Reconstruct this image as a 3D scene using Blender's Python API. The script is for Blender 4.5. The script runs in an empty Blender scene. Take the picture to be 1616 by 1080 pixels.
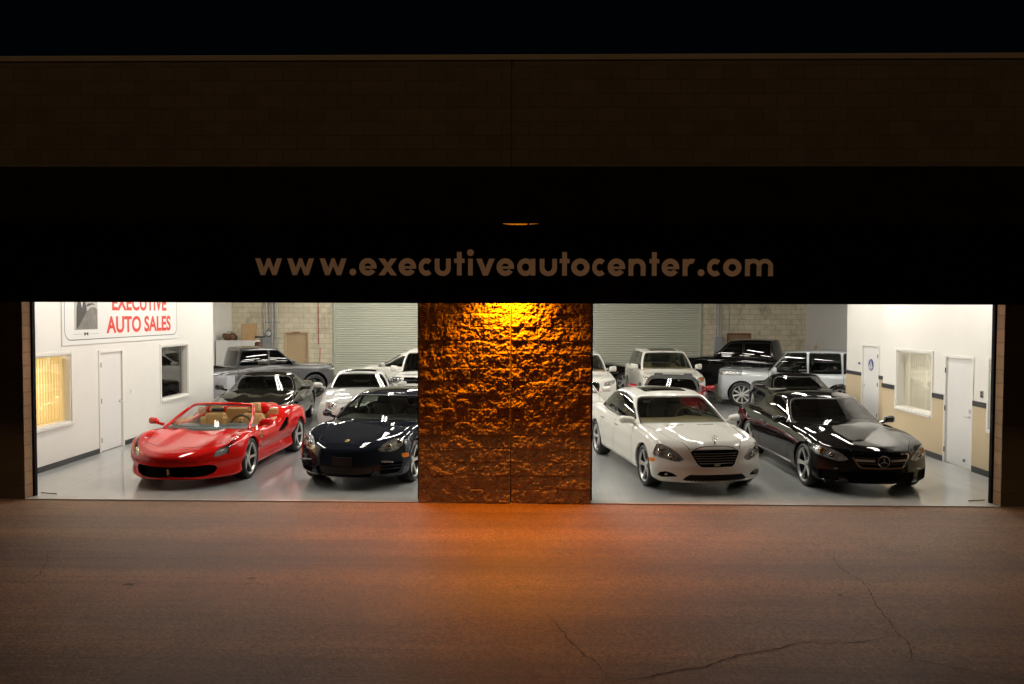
import bpy, math, random
import numpy as np
from mathutils import Vector, Matrix
random.seed(7); rng = np.random.default_rng(7)
S = bpy.context.scene
C = S.collection
PI = math.pi
# ------------------------------------------------------------------ camera
HC = 2.85
yaw, pitch, roll = math.radians(1.15), math.radians(1.9), math.radians(0.18)
fw = Vector((-math.sin(yaw)*math.cos(pitch), math.cos(yaw)*math.cos(pitch), -math.sin(pitch)))
rt = Vector((math.cos(yaw), math.sin(yaw), 0)); up = rt.cross(fw)
r2 = rt*math.cos(roll)+up*math.sin(roll); u2 = up*math.cos(roll)-rt*math.sin(roll)
cd = bpy.data.cameras.new('camera'); cam = bpy.data.objects.new('camera', cd); C.objects.link(cam)
m = Matrix((r2, u2, -fw)).transposed().to_4x4(); m.translation = Vector((0, 0, HC)); cam.matrix_world = m
cd.sensor_width = 36; cd.lens = 28.0; cd.clip_end = 500; cd.shift_y = -3.3/1616
S.camera = cam
# ------------------------------------------------------------------ night sky
W = bpy.data.worlds.new("World"); S.world = W; W.use_nodes = True
nt = W.node_tree; bg = nt.nodes['Background']
sky = nt.nodes.new('ShaderNodeTexSky'); sky.sky_type = 'NISHITA'; sky.sun_disc = False
sky.sun_elevation = math.radians(-6); sky.sun_rotation = math.radians(180)
mul = nt.nodes.new('ShaderNodeMixRGB'); mul.blend_type = 'ADD'; mul.inputs[0].default_value = 1
mul.inputs[2].default_value = (0.004, 0.008, 0.015, 1)
nt.links.new(sky.outputs[0], mul.inputs[1]); nt.links.new(mul.outputs[0], bg.inputs[0]); bg.inputs[1].default_value = 0.08
# the street lighting behind the camera: one faint, warm, distant source
sd = bpy.data.lights.new('street_light', 'SUN'); sd.energy = 0.50; sd.angle = math.radians(6); sd.color = (1, .62, .34)
so = bpy.data.objects.new('street_light', sd); C.objects.link(so)
so.rotation_euler = (math.radians(25), 0, math.radians(-12))
S.view_settings.view_transform = 'Standard'; S.view_settings.look = 'None'
S.view_settings.exposure = 0; S.view_settings.gamma = 1
S.cycles.use_denoising = True; S.cycles.max_bounces = 8; S.cycles.transparent_max_bounces = 12
S.cycles.sample_clamp_indirect = 6; S.cycles.blur_glossy = 0.0
TUBE = 70.0          # emission of the fluorescent tubes
LAMP = 1000.0         # sodium wall lamp, watts

# ------------------------------------------------------------------ materials
def newmat(name):
    m = bpy.data.materials.new(name); m.use_nodes = True
    return m, m.node_tree, m.node_tree.nodes['Principled BSDF']
def N(t, typ, **kw):
    n = t.nodes.new(typ)
    for k, v in kw.items():
        if k.startswith('i_'): n.inputs[k[2:].replace('_', ' ')].default_value = v
        else: setattr(n, k, v)
    return n
def mat(name, col, rough=.5, metal=0, coat=0, bump=0, bscale=60, var=0, vscale=3, spec=.5, coatr=.03, stretch=(1, 1, 1), coord='Object'):
    m, t, p = newmat(name)
    p.inputs['Base Color'].default_value = (*col, 1); p.inputs['Roughness'].default_value = rough
    p.inputs['Metallic'].default_value = metal; p.inputs['Coat Weight'].default_value = coat
    p.inputs['Coat Roughness'].default_value = coatr; p.inputs['Specular IOR Level'].default_value = spec
    tc = N(t, 'ShaderNodeTexCoord'); mp = N(t, 'ShaderNodeMapping'); mp.inputs['Scale'].default_value = stretch
    t.links.new(tc.outputs[coord], mp.inputs[0])
    if var:
        n = N(t, 'ShaderNodeTexNoise', i_Scale=vscale, i_Detail=6.0, i_Roughness=.6); t.links.new(mp.outputs[0], n.inputs[0])
        r = N(t, 'ShaderNodeMapRange'); r.inputs[1].default_value = .3; r.inputs[2].default_value = .7
        r.inputs[3].default_value = 1-var; r.inputs[4].default_value = 1+var; t.links.new(n.outputs[0], r.inputs[0])
        x = N(t, 'ShaderNodeVectorMath', operation='SCALE'); x.inputs[0].default_value = col
        t.links.new(r.outputs[0], x.inputs['Scale']); t.links.new(x.outputs[0], p.inputs['Base Color'])
    if bump:
        n = N(t, 'ShaderNodeTexNoise', i_Scale=bscale, i_Detail=5.0); t.links.new(mp.outputs[0], n.inputs[0])
        b = N(t, 'ShaderNodeBump'); b.inputs['Strength'].default_value = bump; b.inputs['Distance'].default_value = .01
        t.links.new(n.outputs[0], b.inputs['Height']); t.links.new(b.outputs[0], p.inputs['Normal'])
    return m
def paint(name, col, metal=0.0, rough=.35, flake=0.0):
    m, t, p = newmat(name)
    p.inputs['Base Color'].default_value = (*col, 1); p.inputs['Metallic'].default_value = metal
    p.inputs['Roughness'].default_value = rough; p.inputs['Coat Weight'].default_value = 1; p.inputs['Specular IOR Level'].default_value = 0.5 if metal else 0.0
    p.inputs['Coat Roughness'].default_value = .025; p.inputs['Coat IOR'].default_value = 1.5
    n = N(t, 'ShaderNodeTexNoise', i_Scale=2.2, i_Detail=4.0); r = N(t, 'ShaderNodeMapRange')
    r.inputs[3].default_value = .012; r.inputs[4].default_value = .035
    t.links.new(n.outputs[0], r.inputs[0]); t.links.new(r.outputs[0], p.inputs['Coat Roughness'])
    if flake:
        f = N(t, 'ShaderNodeTexNoise', i_Scale=900.0, i_Detail=1.0); b = N(t, 'ShaderNodeBump'); b.inputs['Strength'].default_value = flake
        b.inputs['Distance'].default_value = .001
        t.links.new(f.outputs[0], b.inputs['Height']); t.links.new(b.outputs[0], p.inputs['Normal'])
    return m
def glassmat(name, tint, refl=1.0, rough=.0):
    m = bpy.data.materials.new(name); m.use_nodes = True; t = m.node_tree
    t.nodes.remove(t.nodes['Principled BSDF']); out = t.nodes['Material Output']
    tr = N(t, 'ShaderNodeBsdfTransparent'); tr.inputs[0].default_value = (*tint, 1)
    gl = N(t, 'ShaderNodeBsdfGlossy'); gl.inputs['Roughness'].default_value = rough+.015
    fr = N(t, 'ShaderNodeFresnel'); fr.inputs[0].default_value = 1.5
    ge = N(t, 'ShaderNodeNewGeometry'); io = N(t, 'ShaderNodeMapRange'); io.inputs[3].default_value = 1.5; io.inputs[4].default_value = 1/1.5
    t.links.new(ge.outputs['Backfacing'], io.inputs[0]); t.links.new(io.outputs[0], fr.inputs[0])
    mr = N(t, 'ShaderNodeMath', operation='MULTIPLY_ADD'); mr.inputs[1].default_value = 1.15*refl; mr.inputs[2].default_value = .02
    mx = N(t, 'ShaderNodeMixShader')
    t.links.new(fr.outputs[0], mr.inputs[0]); t.links.new(mr.outputs[0], mx.inputs[0])
    t.links.new(tr.outputs[0], mx.inputs[1]); t.links.new(gl.outputs[0], mx.inputs[2]); t.links.new(mx.outputs[0], out.inputs[0])
    return m
def emis(name, col, s):
    m, t, p = newmat(name); p.inputs['Base Color'].default_value = (*col, 1)
    p.inputs['Emission Color'].default_value = (*col, 1); p.inputs['Emission Strength'].default_value = s
    return m
M = {}
M['tube'] = emis('tube', (1, .955, .87), TUBE)
M['white_wall'] = mat('white_wall', (.72, .70, .655), .55, bump=.15, bscale=160, var=.02, vscale=1.5)
M['grey_wall'] = mat('grey_wall', (.55, .54, .52), .6, bump=.1, bscale=120, var=.04, vscale=1)
M['white_trim'] = mat('white_trim', (.74, .72, .67), .35)
M['door_paint'] = mat('door_paint', (.73, .72, .70), .35, var=.015, vscale=2)
M['tan_panel'] = None
M['base_black'] = mat('base_black', (.025, .026, .026), .4)
M['black_fabric'] = mat('black_fabric', (.0040, .0031, .0026), .8, bump=.3, bscale=400, var=.3, vscale=1.5, spec=.02)
M['letter'] = mat('letter', (.74, .66, .56), .7, var=.05, vscale=6, spec=.2)
M['tyre'] = mat('tyre', (.012, .012, .013), .55, bump=.2, bscale=90)
M['alloy'] = mat('alloy', (.60, .60, .585), .28, metal=.55)
M['alloy_bright'] = mat('alloy_bright', (.74, .73, .70), .22, metal=.55)
M['chrome_dim'] = mat('chrome_dim', (.32, .32, .31), .25, metal=.8)
M['alloy_black'] = mat('alloy_black', (.012, .012, .013), .2, coat=.6)
M['disc'] = mat('disc', (.12, .115, .11), .4, metal=.8)
M['barrel'] = mat('barrel', (.05, .05, .05), .5, metal=.3)
M['brown_door'] = mat('brown_door', (.30, .19, .10), .5)
M['brown_frame'] = mat('brown_frame', (.17, .075, .035), .5)
M['caliper_yellow'] = mat('caliper_yellow', (.75, .45, .02), .4)
M['caliper_grey'] = mat('caliper_grey', (.25, .25, .26), .4, metal=.6)
M['caliper_red'] = mat('caliper_red', (.5, .02, .015), .4)
M['chrome'] = mat('chrome', (.82, .81, .79), .06, metal=1)
M['black_trim'] = mat('black_trim', (.012, .012, .012), .35)
M['gloss_black'] = mat('gloss_black', (.006, .006, .006), .1, coat=.5)
M['void'] = mat('void', (.004, .004, .004), .8, spec=.1)
M['gap'] = mat('gap', (.01, .01, .01), .6)
M['rubber'] = mat('rubber', (.01, .01, .01), .5)
M['lamp_bowl'] = mat('lamp_bowl', (.50, .50, .49), .18, metal=.45, var=.65, vscale=22)
M['lamp_dark'] = mat('lamp_dark', (.04, .04, .045), .18, metal=.5)
M['amber'] = mat('amber', (.75, .22, .015), .15, coat=1)
M['tan_leather'] = mat('tan_leather', (.50, .285, .105), .5, bump=.2, bscale=120, var=.08, vscale=8)
M['beige_leather'] = mat('beige_leather', (.42, .32, .19), .5, bump=.2, bscale=120)
M['grey_leather'] = mat('grey_leather', (.12, .115, .10), .5, bump=.2, bscale=120)
M['black_leather'] = mat('black_leather', (.02, .02, .02), .45, bump=.2, bscale=120)
M['dash_dark'] = mat('dash_dark', (.035, .05, .048), .5, bump=.1, bscale=200)
M['soft_top'] = mat('soft_top', (.022, .022, .02), .85, bump=.4, bscale=300)
M['glass_clear'] = glassmat('glass_clear', (.72, .76, .72))
M['glass_tint'] = glassmat('glass_tint', (.30, .33, .30))
M['glass_dark'] = glassmat('glass_dark', (.06, .065, .06))
M['glass_black'] = glassmat('glass_black', (.015, .015, .015))
M['office_glass'] = glassmat('office_glass', (.95, .95, .94))
M['glass_wind'] = glassmat('glass_wind', (.62, .66, .63))
M['glass_lens'] = glassmat('glass_lens', (.95, .96, .95))
M['paint_red'] = paint('paint_red', (.62, .010, .008), .0, .4)
M['paint_navy'] = paint('paint_navy', (.012, .0155, .024), .0, .4)
M['paint_white'] = paint('paint_white', (.76, .74, .68), 0, .4)
M['paint_pearl'] = paint('paint_pearl', (.74, .72, .65), .0, .35)
M['paint_silver'] = paint('paint_silver', (.46, .46, .44), .15, .42, .05)
M['paint_black'] = paint('paint_black', (.006, .006, .006), 0, .3)
M['paint_graphite'] = paint('paint_graphite', (.013, .0125, .010), .0, .4)
M['paint_grey'] = paint('paint_grey', (.040, .040, .043), .15, .4, .05)
M['paint_ice'] = paint('paint_ice', (.56, .60, .62), .12, .4, .05)
M['paint_crimson'] = paint('paint_crimson', (.24, .006, .012), .0, .35)
M['steel_grey'] = mat('steel_grey', (.33, .34, .36), .45, metal=.2, var=.05)
M['cabinet_grey'] = mat('cabinet_grey', (.40, .40, .43), .45, var=.04)
M['conduit'] = mat('conduit', (.42, .42, .42), .4, metal=.5)
M['brown'] = mat('brown', (.10, .045, .02), .6, var=.3, vscale=12)
M['cardboard'] = mat('cardboard', (.42, .27, .13), .8, var=.1, vscale=5)
M['tan_door'] = mat('tan_door', (.50, .37, .22), .5, var=.04, vscale=1.5)
M['tan_frame'] = mat('tan_frame', (.56, .43, .27), .5)
M['rust'] = mat('rust', (.30, .055, .025), .6)
M['red_pole'] = mat('red_pole', (.45, .04, .025), .5)
M['sign_white'] = mat('sign_white', (.74, .735, .715), .3)
M['sign_black'] = mat('sign_black', (.02, .02, .02), .4)
M['sign_red'] = mat('sign_red', (.60, .035, .018), .4)
M['blue'] = mat('blue', (.015, .035, .20), .4)
M['photo_light'] = mat('photo_light', (.42, .40, .36), .4, var=.1, vscale=8)
M['photo_mid'] = mat('photo_mid', (.16, .15, .13), .4, var=.3, vscale=9)
M['photo_dark'] = mat('photo_dark', (.03, .028, .025), .4, var=.3, vscale=9)
M['blind_yellow'] = mat('blind_yellow', (.76, .63, .36), .5, var=.08, vscale=4)
M['blind_grey'] = mat('blind_grey', (.56, .53, .45), .5, var=.08, vscale=4)
M['office_dark'] = mat('office_dark', (.035, .018, .012), .6, var=.4, vscale=1.2)
def translucent(name):
    m = M[name]; t = m.node_tree; p = t.nodes['Principled BSDF']; tr = N(t, 'ShaderNodeBsdfTranslucent'); tr.inputs[0].default_value = p.inputs['Base Color'].default_value
    mx = N(t, 'ShaderNodeMixShader'); mx.inputs[0].default_value = .45; t.links.new(p.outputs[0], mx.inputs[1]); t.links.new(tr.outputs[0], mx.inputs[2]); t.links.new(mx.outputs[0], t.nodes['Material Output'].inputs[0])
translucent('blind_yellow'); translucent('blind_grey')
M['gold'] = mat('gold', (.65, .42, .10), .3, metal=.8)
M['cap'] = mat('cap', (.26, .23, .15), .5, var=.06, vscale=2)
M['switch_grey'] = mat('switch_grey', (.25, .23, .21), .4)

# floor: grey epoxy with faint rolling marks
def floor_mat():
    m, t, p = newmat('epoxy_floor')
    tc = N(t, 'ShaderNodeTexCoord')
    n1 = N(t, 'ShaderNodeTexNoise', i_Scale=.9, i_Detail=7.0, i_Roughness=.65); t.links.new(tc.outputs['Object'], n1.inputs[0])
    cr = N(t, 'ShaderNodeValToRGB'); cr.color_ramp.elements[0].position = .3; cr.color_ramp.elements[1].position = .7
    cr.color_ramp.elements[0].color = (.38, .39, .385, 1); cr.color_ramp.elements[1].color = (.43, .44, .435, 1)
    t.links.new(n1.outputs[0], cr.inputs[0])
    mq = N(t, 'ShaderNodeMapping'); mq.inputs['Scale'].default_value = (3.2, .10, 1); mq.inputs['Rotation'].default_value = (0, 0, .08); t.links.new(tc.outputs['Object'], mq.inputs[0])
    nq = N(t, 'ShaderNodeTexNoise', i_Scale=1.6, i_Detail=5.0, i_Roughness=.6); t.links.new(mq.outputs[0], nq.inputs[0])
    rq = N(t, 'ShaderNodeMapRange'); rq.inputs[1].default_value = .50; rq.inputs[2].default_value = .72; rq.inputs[3].default_value = 1; rq.inputs[4].default_value = .90; t.links.new(nq.outputs[0], rq.inputs[0])
    sq = N(t, 'ShaderNodeVectorMath', operation='SCALE'); t.links.new(cr.outputs[0], sq.inputs[0]); t.links.new(rq.outputs[0], sq.inputs['Scale']); t.links.new(sq.outputs[0], p.inputs['Base Color'])
    n2 = N(t, 'ShaderNodeTexNoise', i_Scale=2.5, i_Detail=8.0, i_Roughness=.7); t.links.new(tc.outputs['Object'], n2.inputs[0])
    mr = N(t, 'ShaderNodeMapRange'); mr.inputs[1].default_value = .3; mr.inputs[2].default_value = .7
    mr.inputs[3].default_value = .07; mr.inputs[4].default_value = .15
    t.links.new(n2.outputs[0], mr.inputs[0]); t.links.new(mr.outputs[0], p.inputs['Roughness'])
    b = N(t, 'ShaderNodeBump'); b.inputs['Strength'].default_value = .05; b.inputs['Distance'].default_value = .01
    n3 = N(t, 'ShaderNodeTexNoise', i_Scale=14.0, i_Detail=3.0); t.links.new(tc.outputs['Object'], n3.inputs[0])
    t.links.new(n3.outputs[0], b.inputs['Height']); t.links.new(b.outputs[0], p.inputs['Normal'])
    return m
M['floor'] = floor_mat()
def asphalt_mat():
    m, t, p = newmat('asphalt')
    tc = N(t, 'ShaderNodeTexCoord')
    def noise(scale, detail, st=(1, 1, 1)):
        mp = N(t, 'ShaderNodeMapping'); mp.inputs['Scale'].default_value = st; t.links.new(tc.outputs['Object'], mp.inputs[0])
        n = N(t, 'ShaderNodeTexNoise', i_Scale=scale, i_Detail=detail, i_Roughness=.65); t.links.new(mp.outputs[0], n.inputs[0]); return n
    a = noise(.42, 6.0, (.10, 2.2, 1)); b = noise(1.3, 7.0); c = noise(38, 8.0)
    cr = N(t, 'ShaderNodeValToRGB'); e = cr.color_ramp.elements
    e[0].position = .34; e[0].color = (.068, .034, .018, 1); e[1].position = .66; e[1].color = (.185, .100, .050, 1)
    t.links.new(a.outputs[0], cr.inputs[0])
    r1 = N(t, 'ShaderNodeMapRange'); r1.inputs[1].default_value = .3; r1.inputs[2].default_value = .7; r1.inputs[3].default_value = .8; r1.inputs[4].default_value = 1.2
    t.links.new(b.outputs[0], r1.inputs[0])
    r2_ = N(t, 'ShaderNodeMapRange'); r2_.inputs[1].default_value = .32; r2_.inputs[2].default_value = .72; r2_.inputs[3].default_value = .3; r2_.inputs[4].default_value = 2.0
    t.links.new(c.outputs[0], r2_.inputs[0])
    mm = N(t, 'ShaderNodeMath', operation='MULTIPLY'); t.links.new(r1.outputs[0], mm.inputs[0]); t.links.new(r2_.outputs[0], mm.inputs[1])
    sc = N(t, 'ShaderNodeVectorMath', operation='SCALE'); t.links.new(cr.outputs[0], sc.inputs[0]); t.links.new(mm.outputs[0], sc.inputs['Scale'])
    t.links.new(sc.outputs[0], p.inputs['Base Color']); p.inputs['Roughness'].default_value = .62
    bp = N(t, 'ShaderNodeBump'); bp.inputs['Strength'].default_value = .5; bp.inputs['Distance'].default_value = .012
    t.links.new(c.outputs[0], bp.inputs['Height'])
    bp2 = N(t, 'ShaderNodeBump'); bp2.inputs['Strength'].default_value = .5; bp2.inputs['Distance'].default_value = .05
    t.links.new(a.outputs[0], bp2.inputs['Height']); t.links.new(bp.outputs[0], bp2.inputs['Normal']); t.links.new(bp2.outputs[0], p.inputs['Normal'])
    return m
M['asphalt'] = asphalt_mat()
M['crack'] = mat('crack', (.026, .018, .014), .9)
def block_mat(name, c1, c2, mortar, axis='XZ', w=.4064, h=.2032, mort=.008, stain=0.0, bumpd=.004):
    m, t, p = newmat(name)
    tc = N(t, 'ShaderNodeTexCoord'); sx = N(t, 'ShaderNodeSeparateXYZ'); cx = N(t, 'ShaderNodeCombineXYZ')
    t.links.new(tc.outputs['Object'], sx.inputs[0])
    t.links.new(sx.outputs[0 if axis[0] == 'X' else 1], cx.inputs[0]); t.links.new(sx.outputs[2], cx.inputs[1])
    br = N(t, 'ShaderNodeTexBrick'); br.offset = .5; br.inputs['Color1'].default_value = (*c1, 1); br.inputs['Color2'].default_value = (*c2, 1)
    br.inputs['Mortar'].default_value = (*mortar, 1); br.inputs['Scale'].default_value = 1; br.inputs['Mortar Size'].default_value = mort
    br.inputs['Mortar Smooth'].default_value = .3; br.inputs['Brick Width'].default_value = w; br.inputs['Row Height'].default_value = h
    t.links.new(cx.outputs[0], br.inputs[0])
    col = br.outputs[0]
    n = N(t, 'ShaderNodeTexNoise', i_Scale=3.0, i_Detail=7.0, i_Roughness=.7); t.links.new(tc.outputs['Object'], n.inputs[0])
    r = N(t, 'ShaderNodeMapRange'); r.inputs[1].default_value = .3; r.inputs[2].default_value = .7; r.inputs[3].default_value = .88; r.inputs[4].default_value = 1.08
    t.links.new(n.outputs[0], r.inputs[0]); s = N(t, 'ShaderNodeVectorMath', operation='SCALE')
    t.links.new(col, s.inputs[0]); t.links.new(r.outputs[0], s.inputs['Scale']); col = s.outputs[0]
    if stain:
        # damp stains that follow some joints and run down the wall
        n2 = N(t, 'ShaderNodeTexNoise', i_Scale=.9, i_Detail=5.0, i_Roughness=.75); mp = N(t, 'ShaderNodeMapping'); mp.inputs['Scale'].default_value = (1.6, 1, .9)
        t.links.new(tc.outputs['Object'], mp.inputs[0]); t.links.new(mp.outputs[0], n2.inputs[0])
        r3 = N(t, 'ShaderNodeMapRange'); r3.inputs[1].default_value = .52; r3.inputs[2].default_value = .68; r3.inputs[3].default_value = 0; r3.inputs[4].default_value = stain
        t.links.new(n2.outputs[0], r3.inputs[0]); mx = N(t, 'ShaderNodeMixRGB'); mx.inputs[2].default_value = (.20, .165, .095, 1)
        t.links.new(r3.outputs[0], mx.inputs[0]); t.links.new(col, mx.inputs[1]); col = mx.outputs[0]
    t.links.new(col, p.inputs['Base Color']); p.inputs['Roughness'].default_value = .85
    b = N(t, 'ShaderNodeBump'); b.inputs['Strength'].default_value = .8; b.inputs['Distance'].default_value = bumpd; b.invert = True
    t.links.new(br.outputs['Fac'], b.inputs['Height'])
    n4 = N(t, 'ShaderNodeTexNoise', i_Scale=90.0, i_Detail=4.0); t.links.new(tc.outputs['Object'], n4.inputs[0])
    b2 = N(t, 'ShaderNodeBump'); b2.inputs['Strength'].default_value = .3; b2.inputs['Distance'].default_value = .004
    t.links.new(n4.outputs[0], b2.inputs['Height']); t.links.new(b.outputs[0], b2.inputs['Normal']); t.links.new(b2.outputs[0], p.inputs['Normal'])
    return m
M['cmu_cream'] = block_mat('cmu_cream', (.72, .655, .50), (.64, .57, .42), (.40, .345, .235), stain=.55)
M['cmu_brown'] = block_mat('cmu_brown', (.23, .14, .072), (.185, .115, .06), (.10, .07, .042), axis='YZ', w=.4064)
M['cmu_face'] = block_mat('cmu_face', (.096, .078, .040), (.078, .063, .033), (.052, .042, .025), mort=.004)
M['splitface'] = mat('splitface', (.36, .25, .15), .95, var=.3, vscale=6, bump=.6, bscale=110, spec=.0)
def grooved(name, col, period, depth, axis=0, rough=.5, dark=.6):
    m, t, p = newmat(name)
    tc = N(t, 'ShaderNodeTexCoord'); sx = N(t, 'ShaderNodeSeparateXYZ'); t.links.new(tc.outputs['Object'], sx.inputs[0])
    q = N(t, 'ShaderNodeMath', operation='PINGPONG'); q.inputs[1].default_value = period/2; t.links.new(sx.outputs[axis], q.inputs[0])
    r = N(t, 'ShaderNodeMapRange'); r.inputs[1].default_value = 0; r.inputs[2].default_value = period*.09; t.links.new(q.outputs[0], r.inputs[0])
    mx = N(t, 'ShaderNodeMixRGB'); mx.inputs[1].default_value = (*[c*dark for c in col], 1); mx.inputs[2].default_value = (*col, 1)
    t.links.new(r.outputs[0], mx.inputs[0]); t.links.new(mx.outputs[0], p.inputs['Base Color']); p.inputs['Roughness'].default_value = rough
    b = N(t, 'ShaderNodeBump'); b.inputs['Distance'].default_value = depth; t.links.new(r.outputs[0], b.inputs['Height']); t.links.new(b.outputs[0], p.inputs['Normal'])
    return m
M['tan_panel'] = grooved('tan_panel', (.56, .45, .29), .08, .004, axis=1, dark=.82)
M['dark_ceiling'] = mat('dark_ceiling', (.07, .055, .04), .8, var=.2, vscale=2)
M['tube_off'] = mat('tube_off', (.6, .6, .58), .3)
M['rail'] = grooved('rail', (.03, .03, .032), .045, .006, axis=2, rough=.35)
M['roller'] = grooved('roller', (.56, .57, .47), .09, .004, axis=2, rough=.45, dark=.45)  # darker slat joints: seam dirt plus gap shade painted into the colour
M['roller_guide'] = mat('roller_guide', (.40, .41, .33), .45, metal=.2)

# ------------------------------------------------------------------ mesh helpers
def link(name, me, parent=None, loc=None):
    o = bpy.data.objects.new(name, me); C.objects.link(o)
    if parent is not None: o.parent = parent
    if loc is not None: o.location = loc
    return o
def mk(name, V, F, m, parent=None, smooth=True, normals=None, auto=None):
    me = bpy.data.meshes.new(name); me.from_pydata([tuple(map(float, v)) for v in V], [], [tuple(f) for f in F])
    me.materials.append(M[m] if isinstance(m, str) else m)
    if smooth: me.polygons.foreach_set('use_smooth', [True]*len(me.polygons))
    me.update()
    if normals is not None: me.normals_split_custom_set_from_vertices([tuple(map(float, n)) for n in normals])
    elif smooth and auto: me.set_sharp_from_angle(angle=math.radians(auto))
    return link(name, me, parent)
def thing(name, label, cat, loc=(0, 0, 0), rz=0, group=None):
    o = bpy.data.objects.new(name, None); C.objects.link(o); o.location = loc; o.rotation_euler = (0, 0, rz); o.empty_display_size = .2
    return tag(o, label, cat, group)
def tag(o, label, cat, group=None):
    o['label'] = label; o['category'] = cat
    if group: o['group'] = group
    return o
class MB:
    def __init__(s): s.V = []; s.F = []
    def box(s, x0, x1, y0, y1, z0, z1, bv=0):
        b = len(s.V)
        if bv <= 0:
            s.V += [(x, y, z) for z in (z0, z1) for y in (y0, y1) for x in (x0, x1)]
            s.F += [tuple(b+i for i in f) for f in ((0, 2, 3, 1), (4, 5, 7, 6), (0, 1, 5, 4), (2, 6, 7, 3), (0, 4, 6, 2), (1, 3, 7, 5))]
        else:
            # chamfered box
            X = (x0, x1); Y = (y0, y1); Z = (z0, z1); idx = {}
            for i in (0, 1):
                for j in (0, 1):
                    for k in (0, 1):
                        sx, sy, sz = (bv, -bv)[i], (bv, -bv)[j], (bv, -bv)[k]
                        idx[i, j, k, 0] = len(s.V); s.V.append((X[i], Y[j]+sy, Z[k]+sz))
                        idx[i, j, k, 1] = len(s.V); s.V.append((X[i]+sx, Y[j], Z[k]+sz))
                        idx[i, j, k, 2] = len(s.V); s.V.append((X[i]+sx, Y[j]+sy, Z[k]))
            for a in range(3):
                o = [q for q in range(3) if q != a]
                for side in (0, 1):
                    cyc = [(0, 0), (1, 0), (1, 1), (0, 1)]
                    f = []
                    for p_, q_ in cyc:
                        c = [0, 0, 0]; c[a] = side; c[o[0]] = p_; c[o[1]] = q_; f.append(idx[c[0], c[1], c[2], a])
                    s.F.append(tuple(f if (side ^ (a == 1)) else f[::-1]))
            for a in range(3):
                o = [q for q in range(3) if q != a]
                for p_ in (0, 1):
                    for q_ in (0, 1):
                        c0 = [0, 0, 0]; c0[o[0]] = p_; c0[o[1]] = q_; c1 = list(c0); c1[a] = 1
                        s.F.append((idx[(*c0, o[0])], idx[(*c1, o[0])], idx[(*c1, o[1])], idx[(*c0, o[1])]))
            for i in (0, 1):
                for j in (0, 1):
                    for k in (0, 1): s.F.append((idx[i, j, k, 0], idx[i, j, k, 1], idx[i, j, k, 2]))
        return s
    def tube(s, pts, r, n=10, closed=False):
        pts = [Vector(p) for p in pts]; b0 = len(s.V); k = len(pts)
        rr = r if isinstance(r, (list, tuple)) else [r]*k
        for i, p in enumerate(pts):
            if closed: d = pts[(i+1) % k]-pts[i-1]
            else: d = pts[min(i+1, k-1)]-pts[max(i-1, 0)]
            d.normalize(); a = d.cross(Vector((0, 0, 1)));
            if a.length < .05: a = d.cross(Vector((0, 1, 0)))
            a.normalize(); c = d.cross(a)
            for j in range(n):
                th = 2*PI*j/n; q = p+(a*math.cos(th)+c*math.sin(th))*rr[i]; s.V.append(tuple(q))
        for i in range(k if closed else k-1):
            for j in range(n):
                A = b0+i*n+j; B = b0+i*n+(j+1) % n; i2 = (i+1) % k
                s.F.append((A, B, b0+i2*n+(j+1) % n, b0+i2*n+j))
        if not closed:
            s.F.append(tuple(b0+j for j in range(n))[::-1]); s.F.append(tuple(b0+(k-1)*n+j for j in range(n)))
        return s
    def lathe(s, prof, n=32, c=(0, 0, 0), axis='y', cap=False):
        # prof: (radius, axial)
        b = len(s.V); k = len(prof)
        for r, a in prof:
            for j in range(n):
                th = 2*PI*j/n; x, z = r*math.cos(th), r*math.sin(th)
                s.V.append({'y': (c[0]+x, c[1]+a, c[2]+z), 'z': (c[0]+x, c[1]+z, c[2]+a), 'x': (c[0]+a, c[1]+x, c[2]+z)}[axis])
        for i in range(k-1):
            for j in range(n): s.F.append((b+i*n+j, b+i*n+(j+1) % n, b+(i+1)*n+(j+1) % n, b+(i+1)*n+j))
        if cap: s.F.append(tuple(b+(k-1)*n+j for j in range(n)))
        return s
    def prism(s, poly, a0, a1, axis='y'):
        # poly: 2-D outline, extruded a0..a1 along axis ('y': poly=(x,z); 'x': poly=(y,z); 'z': poly=(x,y))
        b = len(s.V); n = len(poly)
        for a in (a0, a1):
            for p, q in poly: s.V.append({'y': (p, a, q), 'x': (a, p, q), 'z': (p, q, a)}[axis])
        s.F.append(tuple(b+i for i in range(n))); s.F.append(tuple(b+n+i for i in range(n))[::-1])
        for i in range(n): s.F.append((b+i, b+n+i, b+n+(i+1) % n, b+(i+1) % n))
        return s
    def xf(s, mtx, start=0):
        s.V[start:] = [tuple(mtx @ Vector(v)) for v in s.V[start:]]; return s
    def build(s, name, m, parent=None, smooth=False, auto=35):
        return mk(name, s.V, s.F, m, parent, smooth, auto=auto)
def vnoise2(x, y, seed=0):
    # value noise on arrays
    r = np.random.default_rng(seed).random((512, 512))
    xi = np.floor(x).astype(int); yi = np.floor(y).astype(int); fx = x-xi; fy = y-yi
    fx = fx*fx*(3-2*fx); fy = fy*fy*(3-2*fy)
    g = lambda a, b: r[a % 512, b % 512]
    return (g(xi, yi)*(1-fx)+g(xi+1, yi)*fx)*(1-fy)+(g(xi, yi+1)*(1-fx)+g(xi+1, yi+1)*fx)*fy
def fbm(x, y, oct=5, seed=0, g=.5):
    s = 0; a = 1; t = 0
    for o in range(oct):
        s = s+a*(vnoise2(x*2**o+o*17.3, y*2**o+o*9.1, seed+o)-.5); t += a; a *= g
    return s/t
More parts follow.
